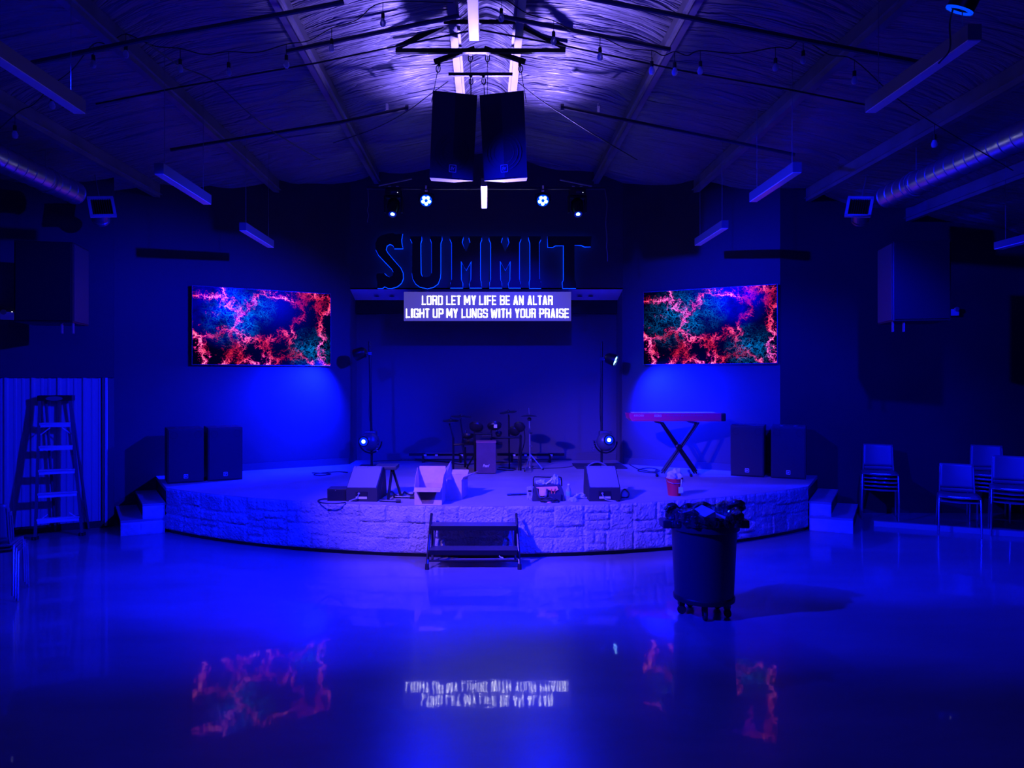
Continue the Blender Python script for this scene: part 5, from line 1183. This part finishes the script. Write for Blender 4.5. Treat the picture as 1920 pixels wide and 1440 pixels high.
for a_, b2 in ((fl+(fr_-fl)*.12+Vector((-.12, .44, 0)), top_l+Vector((.03, .08, -.05))), (fr_-(fr_-fl)*.12+Vector((-.12, .44, 0)), top_r+Vector((-.03, .08, -.05)))):
    a_ = a_.copy(); a_.x += .04; a_.y = min(a_.y, A.y+(a_.x-A.x)*(B.y-A.y)/(B.x-A.x)-.09)
    bm = NB(); tube(bm, [a_+Vector((0, 0, .01)), b2], .017, 6); obj('rear_rail', bm, M_fibre, t, True)
for k, yy_ in enumerate((968, 922, 880, 836, 793)):
    zl = P(75, yy_+2, 9.35).z; f = zl/top_l.z; a_ = fl.lerp(top_l, f); b2 = fr_.lerp(top_r, f); mid = (a_+b2)/2; dd = (b2-a_); ang = math.atan2(dd.y, dd.x)
    bm = NB(); box(bm, mid, (dd.length-.02, .08, .028), rotm(0, 0, ang)); box(bm, mid+Vector((0, 0, -.02))-Vector((-math.sin(ang), math.cos(ang), 0))*.038, (dd.length-.02, .004, .05), rotm(0, 0, ang)); obj('step', bm, M_alu, t, True)
bm = NB()
for f in (.12, .73):
    a_ = fl.lerp(top_l, f); b2 = fr_.lerp(top_r, f); dd = (b2-a_).normalized()
    tube(bm, [a_+dd*.02, a_+dd*.13+Vector((0, 0, .09))], .008, 5); tube(bm, [b2-dd*.02, b2-dd*.13+Vector((0, 0, .09))], .008, 5)
obj('step_brace', bm, M_alu, t, True)
bm = NB(); mid = (top_l+top_r)/2; dd = top_r-top_l; ang = math.atan2(dd.y, dd.x); box(bm, mid+Vector((0, .03, -.01)), (dd.length+.06, .16, .075), rotm(0, 0, ang), bev=.012); cp = obj('top_cap', bm, M_black, t, True)
bm = NB(); lathe(bm, [(0, 0), (.10, 0), (.10, .004), (0, .004)], 28, Matrix.Translation(mid+Vector((.02, -.052, -.015))) @ rotm(0, 0, ang) @ Matrix.Diagonal((1, 1, .3, 1)) @ rotm(R(90))); obj('oval_label', bm, M_fix, cp, True)

# ------------------------------------------------------------------ stacking chairs
def make_chair():
    t = thing('stacking_chair', 'x', 'chair')
    bm = NB(); n = 10; V_ = {}
    for j in range(n+1):
        for i in range(n+1):
            u = i/n-.5; v = j/n; y = -.22+.43*v; w_ = .235-.02*v
            z = .455-.018*math.cos(u*PI)*math.sin(v*PI)-(.018*(1-v)**3 if v < .3 else 0)+.012*abs(u)*2
            V_[i, j] = bm.verts.new((u*2*w_, y, z))
    for j in range(n):
        for i in range(n): bm.faces.new((V_[i, j], V_[i+1, j], V_[i+1, j+1], V_[i, j+1]))
    s = obj('seat', bm, M_chair, t, smooth=True); md = s.modifiers.new('thick', 'SOLIDIFY'); md.thickness = .012
    bm = NB(); V_ = {}
    for j in range(n+1):
        for i in range(n+1):
            u = i/n-.5; v = j/n; z = .52+.32*v; w_ = .205-.012*v; y = .225+.05*v+.025*(1-(2*u)**2)
            V_[i, j] = bm.verts.new((u*2*w_, y, z))
    for j in range(n):
        for i in range(n): bm.faces.new((V_[i, j], V_[i+1, j], V_[i+1, j+1], V_[i, j+1]))
    s = obj('backrest', bm, M_chair, t, smooth=True); md = s.modifiers.new('thick', 'SOLIDIFY'); md.thickness = .012
    for s_ in (-1, 1):
        bm = NB(); tube(bm, [(s_*.235, -.225, .008), (s_*.228, -.21, .40), (s_*.226, -.195, .435), (s_*.224, -.15, .442)], .011, 8); obj('leg', bm, M_steel, t, smooth=True)
        bm = NB(); tube(bm, [(s_*.235, .27, .008), (s_*.225, .19, .40), (s_*.222, .16, .442)], .011, 8); obj('leg', bm, M_steel, t, smooth=True)
        bm = NB(); tube(bm, [(s_*.20, .12, .44), (s_*.20, .20, .46), (s_*.197, .238, .54), (s_*.19, .278, .80)], .010, 8); obj('back_upright', bm, M_chair, t, smooth=True)
    bm = NB(); tube(bm, [(-.224, -.15, .440), (.224, -.15, .440)], .009, 8); tube(bm, [(-.222, .14, .440), (.222, .14, .440)], .009, 8); tube(bm, [(-.224, -.15, .440), (-.222, .16, .442)], .009, 8); tube(bm, [(.224, -.15, .440), (.222, .16, .442)], .009, 8); obj('seat_frame', bm, M_steel, t)
    return t
chair0 = make_chair(); used = [False]
def stack(x, y, rz, n, where, grp, dz=.058, dsh=-.012):
    for k in range(n):
        if n == 1: lb = 'single grey stacking chair '+where
        else:
            pos = 'topmost' if k == n-1 else 'lowest' if k == 0 else ('second lowest' if k == 1 else ('second highest' if k == n-2 else 'middle one'))
            lb = 'grey stacking chair %s, %s of stack' % (where, pos)
        loc = Vector((x, y, 0))+Matrix.Rotation(rz, 3, 'Z') @ Vector((0, dsh*k, dz*k))
        if not used[0]: used[0] = True; chair0.location = loc; chair0.rotation_euler = (0, 0, rz); chair0['label'] = lb; chair0['group'] = grp
        else: dup(chair0, lb, loc, rz, grp)
def fpos(px, py): g = G(px, py); return g.x, g.y
x, y = fpos(1651, 971); stack(x-.03, 10.55, R(-25), 5, 'right of the end steps', 'chair stack beside the right end steps')
x, y = fpos(1803, 1006); stack(x+.09, y+.20, R(-29), 2, 'in the low pair before the wall', 'low chair pair before the right wall')
x, y = fpos(1915, 1008); stack(x+.02, y+.20, R(-32), 4, 'at the right edge, front row', 'chair stack at the right picture edge')
x, y = fpos(1853, 978); stack(x+.08, y+.12, R(-30), 5, 'behind the low pair', 'back row chair stack at right')
x, y = fpos(1950, 975); stack(x+.14, y+.12, R(-32), 5, 'in the back row at right edge', 'back row chair stack at the picture edge')
stack(-4.64, 6.74, R(203), 3, 'at the lower left edge', 'chair stack at the left picture edge', .05, .10)
stack(-4.72, 5.62, R(203), 1, 'nearest the camera at the left edge', 'chair stack at the left picture edge')

# pale raised strip standing in for light across the floor at the right
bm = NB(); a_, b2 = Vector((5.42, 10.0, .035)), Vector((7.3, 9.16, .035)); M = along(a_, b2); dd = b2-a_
box(bm, (a_+b2)/2, (dd.length, .07, .07), rotm(0, 0, math.atan2(dd.y, dd.x))); tag(obj('floor_light_strip', bm, M_strip), 'long pale strip standing in for light on the floor under the right hand chairs', 'light strip')
